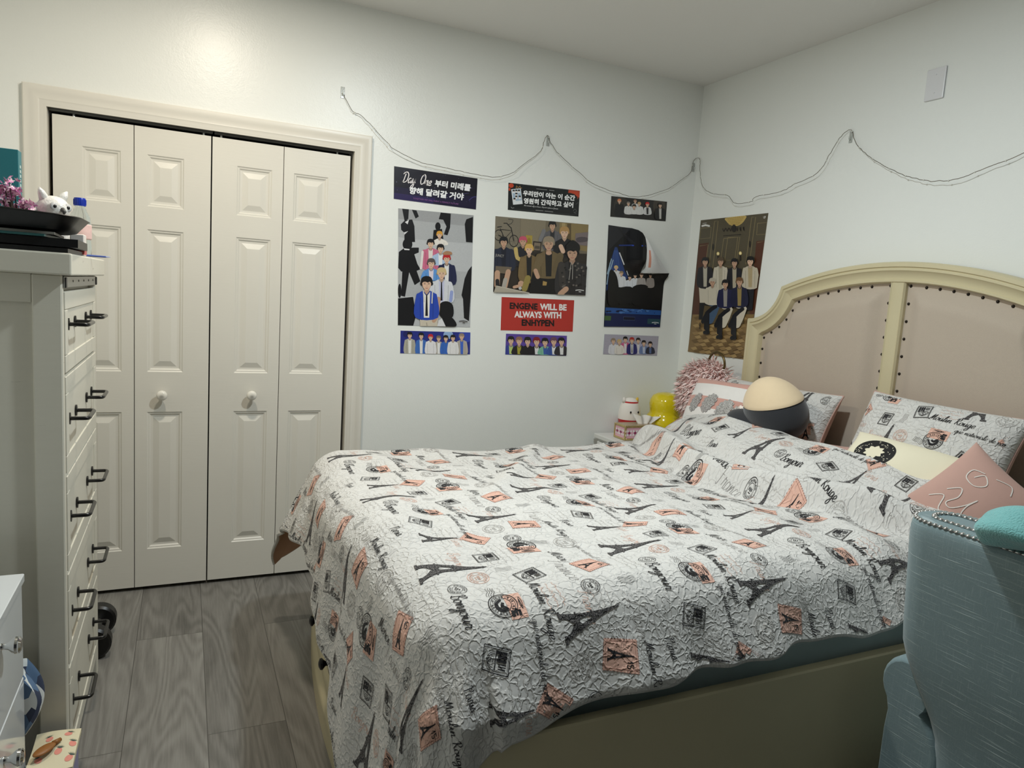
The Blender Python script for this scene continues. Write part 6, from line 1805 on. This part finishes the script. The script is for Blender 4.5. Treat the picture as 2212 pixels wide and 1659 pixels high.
# fluffy pink fur bag with ring handle
fb = thing('fur_bag', 'fluffy pink fur bag with a dark gold ring handle in the room corner', 'bag', (-.20, -.475, ZN))
fc = np.array((-.185, -.490, .985))
r_ = np.random.RandomState(21)
core = MB().ellipsoid(tuple(fc), (.105, .155, .155), n=28, m=18)
core.build('bag_body', mat('pink_fur_base', (226, 182, 176), .95, var=.1, scale=20), fb, smooth=True)
fur = MB()
for k in range(4200):
    d = r_.normal(0, 1, 3); d /= np.linalg.norm(d)
    if d[0] > .75: continue
    p = fc + d * np.array((.103, .153, .152))
    flow = np.array((-.25, .1, -.55)) + .55 * d + r_.normal(0, .3, 3); flow = flow - d * np.dot(flow, d) * .25; flow /= np.linalg.norm(flow)
    sd = np.cross(flow, d); sd /= max(np.linalg.norm(sd), 1e-6)
    L = r_.uniform(.030, .058); wd = r_.uniform(.0022, .0048)
    c1 = p + flow * L * .5 + d * .015; c2 = p + flow * L + d * .010 + r_.normal(0, .003, 3)
    if c2[1] > -.31 + .0 or c2[0] > -.01: continue
    fur.add([tuple(p - sd * wd * .5), tuple(p + sd * wd * .5), tuple(c1 + sd * wd), tuple(c1 - sd * wd), tuple(c2)], [(0, 1, 2, 3), (3, 2, 4)], int(r_.rand() * 3))
fur.build('fur', [mat('fur_pale', (246, 230, 226), .95, var=.05), mat('fur_pink', (240, 212, 206), .95, var=.05), mat('fur_rose', (230, 188, 182), .95, var=.05)], fb, smooth=False)
MB().tube([(fc[0], fc[1] - .055 + .062 * math.cos(a), fc[2] + .155 + .062 * math.sin(a)) for a in [PI * (k / 20 * 1.2 - .1) for k in range(21)]], .006, 10).build('ring_handle', mat('dark_gold', (104, 88, 56), .3, .8), fb, smooth=True)
# ------------------------------------------------------------------ blue grey upholstered chair
def slub():
    m, nt, b = newmat('blue_grey_slub_linen')
    tc = N(nt, 'ShaderNodeTexCoord')
    def streak(sc, scale, lo, hi):
        mp = N(nt, 'ShaderNodeMapping'); mp.inputs['Scale'].default_value = sc
        nt.links.new(tc.outputs['Object'], mp.inputs[0])
        n = N(nt, 'ShaderNodeTexNoise', Scale=scale, Detail=2.0); nt.links.new(mp.outputs[0], n.inputs['Vector'])
        r = N(nt, 'ShaderNodeMapRange'); r.inputs[1].default_value = lo; r.inputs[2].default_value = hi
        nt.links.new(n.outputs['Fac'], r.inputs[0]); return r
    a = streak((18, 10, 420), 1.0, .60, .75)      # pale horizontal slubs
    c = streak((420, 420, 9), 1.0, .56, .75)      # faint vertical threads
    w_ = N(nt, 'ShaderNodeTexNoise', Scale=700.0, Detail=1.0); nt.links.new(tc.outputs['Object'], w_.inputs['Vector'])
    m1 = N(nt, 'ShaderNodeMix', data_type='RGBA'); m1.inputs[6].default_value = lin((98, 118, 122)) + (1,); m1.inputs[7].default_value = lin((128, 148, 152)) + (1,)
    nt.links.new(w_.outputs['Fac'], m1.inputs[0])
    m2 = N(nt, 'ShaderNodeMix', data_type='RGBA'); m2.inputs[7].default_value = lin((172, 186, 188)) + (1,)
    nt.links.new(a.outputs[0], m2.inputs[0]); nt.links.new(m1.outputs[2], m2.inputs[6])
    sm_ = N(nt, 'ShaderNodeMath', operation='MULTIPLY'); sm_.inputs[1].default_value = .22; nt.links.new(c.outputs[0], sm_.inputs[0])
    m3 = N(nt, 'ShaderNodeMix', data_type='RGBA'); m3.inputs[7].default_value = lin((172, 186, 190)) + (1,)
    nt.links.new(sm_.outputs[0], m3.inputs[0]); nt.links.new(m2.outputs[2], m3.inputs[6]); nt.links.new(m3.outputs[2], b.inputs['Base Color'])
    b.inputs['Roughness'].default_value = .9; b.inputs['Sheen Weight'].default_value = .2
    bp = N(nt, 'ShaderNodeBump', Strength=.35, Distance=.0015); nt.links.new(a.outputs[0], bp.inputs['Height']); nt.links.new(bp.outputs[0], b.inputs['Normal'])
    return m
M_slub = slub()
M_silver = mat('silver_nail', (206, 206, 204), .15, .9, var=0)
ch = thing('armchair', 'blue grey linen armchair with silver nailhead trim, seen from behind', 'armchair', (-.90, -2.77, 0))
XB = -1.205                                     # rear face
def back_outline(z):
    """plan of the back at height z: stadium with a rounded far end; returns list of (x,y)"""
    t = np.clip((.70 - z) / .25, 0, 1)
    yl = -2.352 - .10 * (t * t * (3 - 2 * t)); yr = -3.14 + .10 * (t * t * (3 - 2 * t))
    th = .085; r = .075
    lean_ = .10 * (z - .45)                  # back leans: top further back
    xc = XB + th + .05 - lean_ - .0 + .002
    xc = XB + th + (.985 - z) * .10
    o = []
    for k in range(9):
        a = PI / 2 + PI * k / 8 
        o.append((xc + th * math.cos(a - PI / 2 + PI / 2) * 0 + th * -math.cos(PI * k / 8) * -1, yl - r + r * math.sin(PI * k / 8)))
    for k in range(9):
        o.append((xc + th * -math.cos(PI * k / 8), yr + r - r * math.sin(PI * k / 8)))
    # slight outward curve of the rear face
    return o
zs = [.36, .42, .48, .52, .56, .60, .64, .68, .72, .78, .84, .90, .94, .962, .975, .983, .986]
sh = [1, 1, 1, 1, 1, 1, 1, 1, 1, 1, 1, 1, 1, .985, .95, .88, .80]
G = []
for z, k in zip(zs, sh):
    o = np.array(back_outline(z)); c = o.mean(0)
    ins = (1 - k) * .085
    q = []
    for (x, y) in o:
        dy = min(max(y, c[1] - .30), c[1] + .30)
        v = np.array((x - c[0], y - dy)); L = np.linalg.norm(v); v = v * (1 - ins / max(L, 1e-6)) if L > ins else v * .2
        q.append((c[0] + v[0], dy + v[1], z))
    G.append(q)
G = np.array(G)
mb = MB().grid(G.transpose(1, 0, 2), closed_u=True)
mb.add([tuple(q) for q in G[-1]], [tuple(range(18))]); mb.add([tuple(q) for q in G[0]], [tuple(range(18))[::-1]])
bo = mb.build('backrest', M_slub, ch, smooth=True, angle=60)
# nailhead rows round the top
def row(ins, z, y_to):
    o = np.array(back_outline(z)); c = o.mean(0); q = []
    for (x, y) in o:
        dy = min(max(y, c[1] - .30), c[1] + .30)
        v = np.array((x - c[0], y - dy)); L = np.linalg.norm(v); v = v * (1 - ins / max(L, 1e-6))
        q.append(np.array((c[0] + v[0], dy + v[1], z)))
    q = q[8:9] + q[:9][::-1][1:] if False else q[:9]
    # front straight, far round end, rear straight
    a = [np.array((q[0][0], y_to, z))] + q + [np.array((q[-1][0], y_to, z))]
    return a
nm = None; cnt = 0
for ins, z, yt in ((.010, .9815, -2.90), (.046, .9875, -2.90)):
    path = row(ins, z, yt); acc = .0; last = path[0]
    for q in path[1:]:
        L = np.linalg.norm(q - last)
        while acc + L >= .0122:
            last = last + (q - last) * ((.0122 - acc) / L); L = np.linalg.norm(q - last); acc = 0
            if last[1] < -2.69 or cnt >= 98: continue
            loc = (last[0] - ch.location.x, last[1] - ch.location.y, last[2])
            cnt += 1
            if nm is None:
                nm = MB().lathe([(.0058, -.001), (.0056, .0015), (.004, .0036), (.0015, .0046), (0, .0047)], (0, 0, 0), 'z', 10).build('nail', M_silver, ch, smooth=True, origin=(0, 0, 0)); nm.location = loc
            else: put_copy(nm, loc, ch)
        acc += L; last = q
    tp = [tuple(q - np.array((0, 0, .0008))) for q in path]
    MB().tube(tp, .0032, 6).build('welt', mat('brown_grey_welt', (96, 92, 88), .7), ch, smooth=True)
# arms: roll over a narrower post
def arm(yc, sgn):
    prof = []
    for k in range(19):
        a = math.radians(-60 + 300 * k / 18)
        prof.append((yc + sgn * .0 + .066 * math.cos(a) * 1.0, .565 + .066 * math.sin(a)))
    prof = [(yc + .042, .06), (yc + .044, .30), (yc + .044, .44), (yc + .040, .49)] + prof[1:-1] + [(yc - .075, .49), (yc - .10, .44), (yc - .10, .30), (yc - .10, .06)]
    tt = [math.radians(q) for q in (90, 75, 60, 45, 30, 15, 0)]
    xs = [-1.10 - .035 * math.sin(q) for q in tt] + [-.90, -.64] + [-.64 + .035 * math.sin(q) for q in tt[::-1][1:]]
    kk = [1 - .16 * (1 - math.cos(q)) for q in tt] + [1, 1] + [1 - .16 * (1 - math.cos(q)) for q in tt[::-1][1:]]
    c = np.array((yc, .40))
    G = np.array([[(x, yc + (p[0] - yc) * k, .40 + (p[1] - .40) * (1 - (1 - k) * .3)) for p in prof] for x, k in zip(xs, kk)])
    mb = MB().grid(G.transpose(1, 0, 2), closed_u=True)
    n = len(prof)
    mb.add([tuple(q) for q in G[0]], [tuple(range(n))]); mb.add([tuple(q) for q in G[-1]], [tuple(range(n))[::-1]])
    return mb
arm(-2.388, 1).build('arm', M_slub, ch, smooth=True)
arm(-3.09, 1).build('arm', M_slub, ch, smooth=True)
MB().box(-1.19, -.64, -3.06, -2.475, .14, .40, .02, seg=3).build('seat_base', M_slub, ch, angle=50)
MB().box(-1.04, -.60, -3.06, -2.475, .402, .48, .035, seg=4).build('seat_cushion', M_slub, ch, angle=60)
M_leg = mat('dark_wood_leg', (48, 36, 28), .4, bump=.1)
for x in (-1.12, -.66):
    for y in (-3.05, -2.48): MB().lathe([(0, 0), (.014, 0), (.024, .145), (0, .145)], (x, y, 0), 'z', 14).build('leg', M_leg, ch, angle=40)

# mint fleece tie lying over the chair top
M_mint = mat('mint_fleece', (120, 184, 184), .95, var=.08, scale=60, bump=.8, bscale=260, sheen=.5)
mf = thing('fleece_headband', 'mint fleece headband with a knot lying over the chair top', 'headband', (-1.17, -2.68, .985))
def lobe(c0, c1, r0, rm, r1, seed, squash=.62, n=28, m=30):
    c0, c1 = np.array(c0), np.array(c1); d = c1 - c0; L = np.linalg.norm(d); d = d / L
    s = np.cross(d, (0, 0, 1)); s /= np.linalg.norm(s); u = np.cross(s, d); V = np.zeros((n, m, 3))
    for j in range(m):
        t = j / (m - 1)
        e = math.sin(min(1, t * 6 + .08) * PI / 2) * math.sin(min(1, (1 - t) * 6 + .08) * PI / 2)
        r = (r0 * (1 - t) ** 2 + 2 * rm * t * (1 - t) * 1.3 + r1 * t * t) * e
        for i in range(n):
            a = 2 * PI * i / n
            k = 1 + .10 * math.sin(3 * a + seed + 2 * t) * (t) + .06 * math.sin(5 * a + 4 * t)
            V[i, j] = c0 + d * L * t + s * r * k * math.cos(a) + u * r * k * squash * math.sin(a) + np.array((0, 0, .018 * math.sin(PI * t)))
    mb = MB().grid(V, closed_u=True, flip=True)
    mb.add([tuple(q) for q in V[:, 0]], [tuple(range(n))]); mb.add([tuple(q) for q in V[:, -1]], [tuple(range(n))[::-1]])
    return mb
lobe((-1.18, -2.525, .998), (-1.19, -2.71, 1.030), .038, .068, .034, 1.0, .7).build('bow_loop', M_mint, mf, smooth=True)
lobe((-1.20, -2.755, 1.032), (-1.18, -2.93, 1.0), .034, .074, .040, 2.4, .7).build('bow_loop', M_mint, mf, smooth=True)
lobe((-1.235, -2.728, 1.030), (-1.13, -2.728, 1.062), .034, .040, .034, .4, .9).build('knot', M_mint, mf, smooth=True)
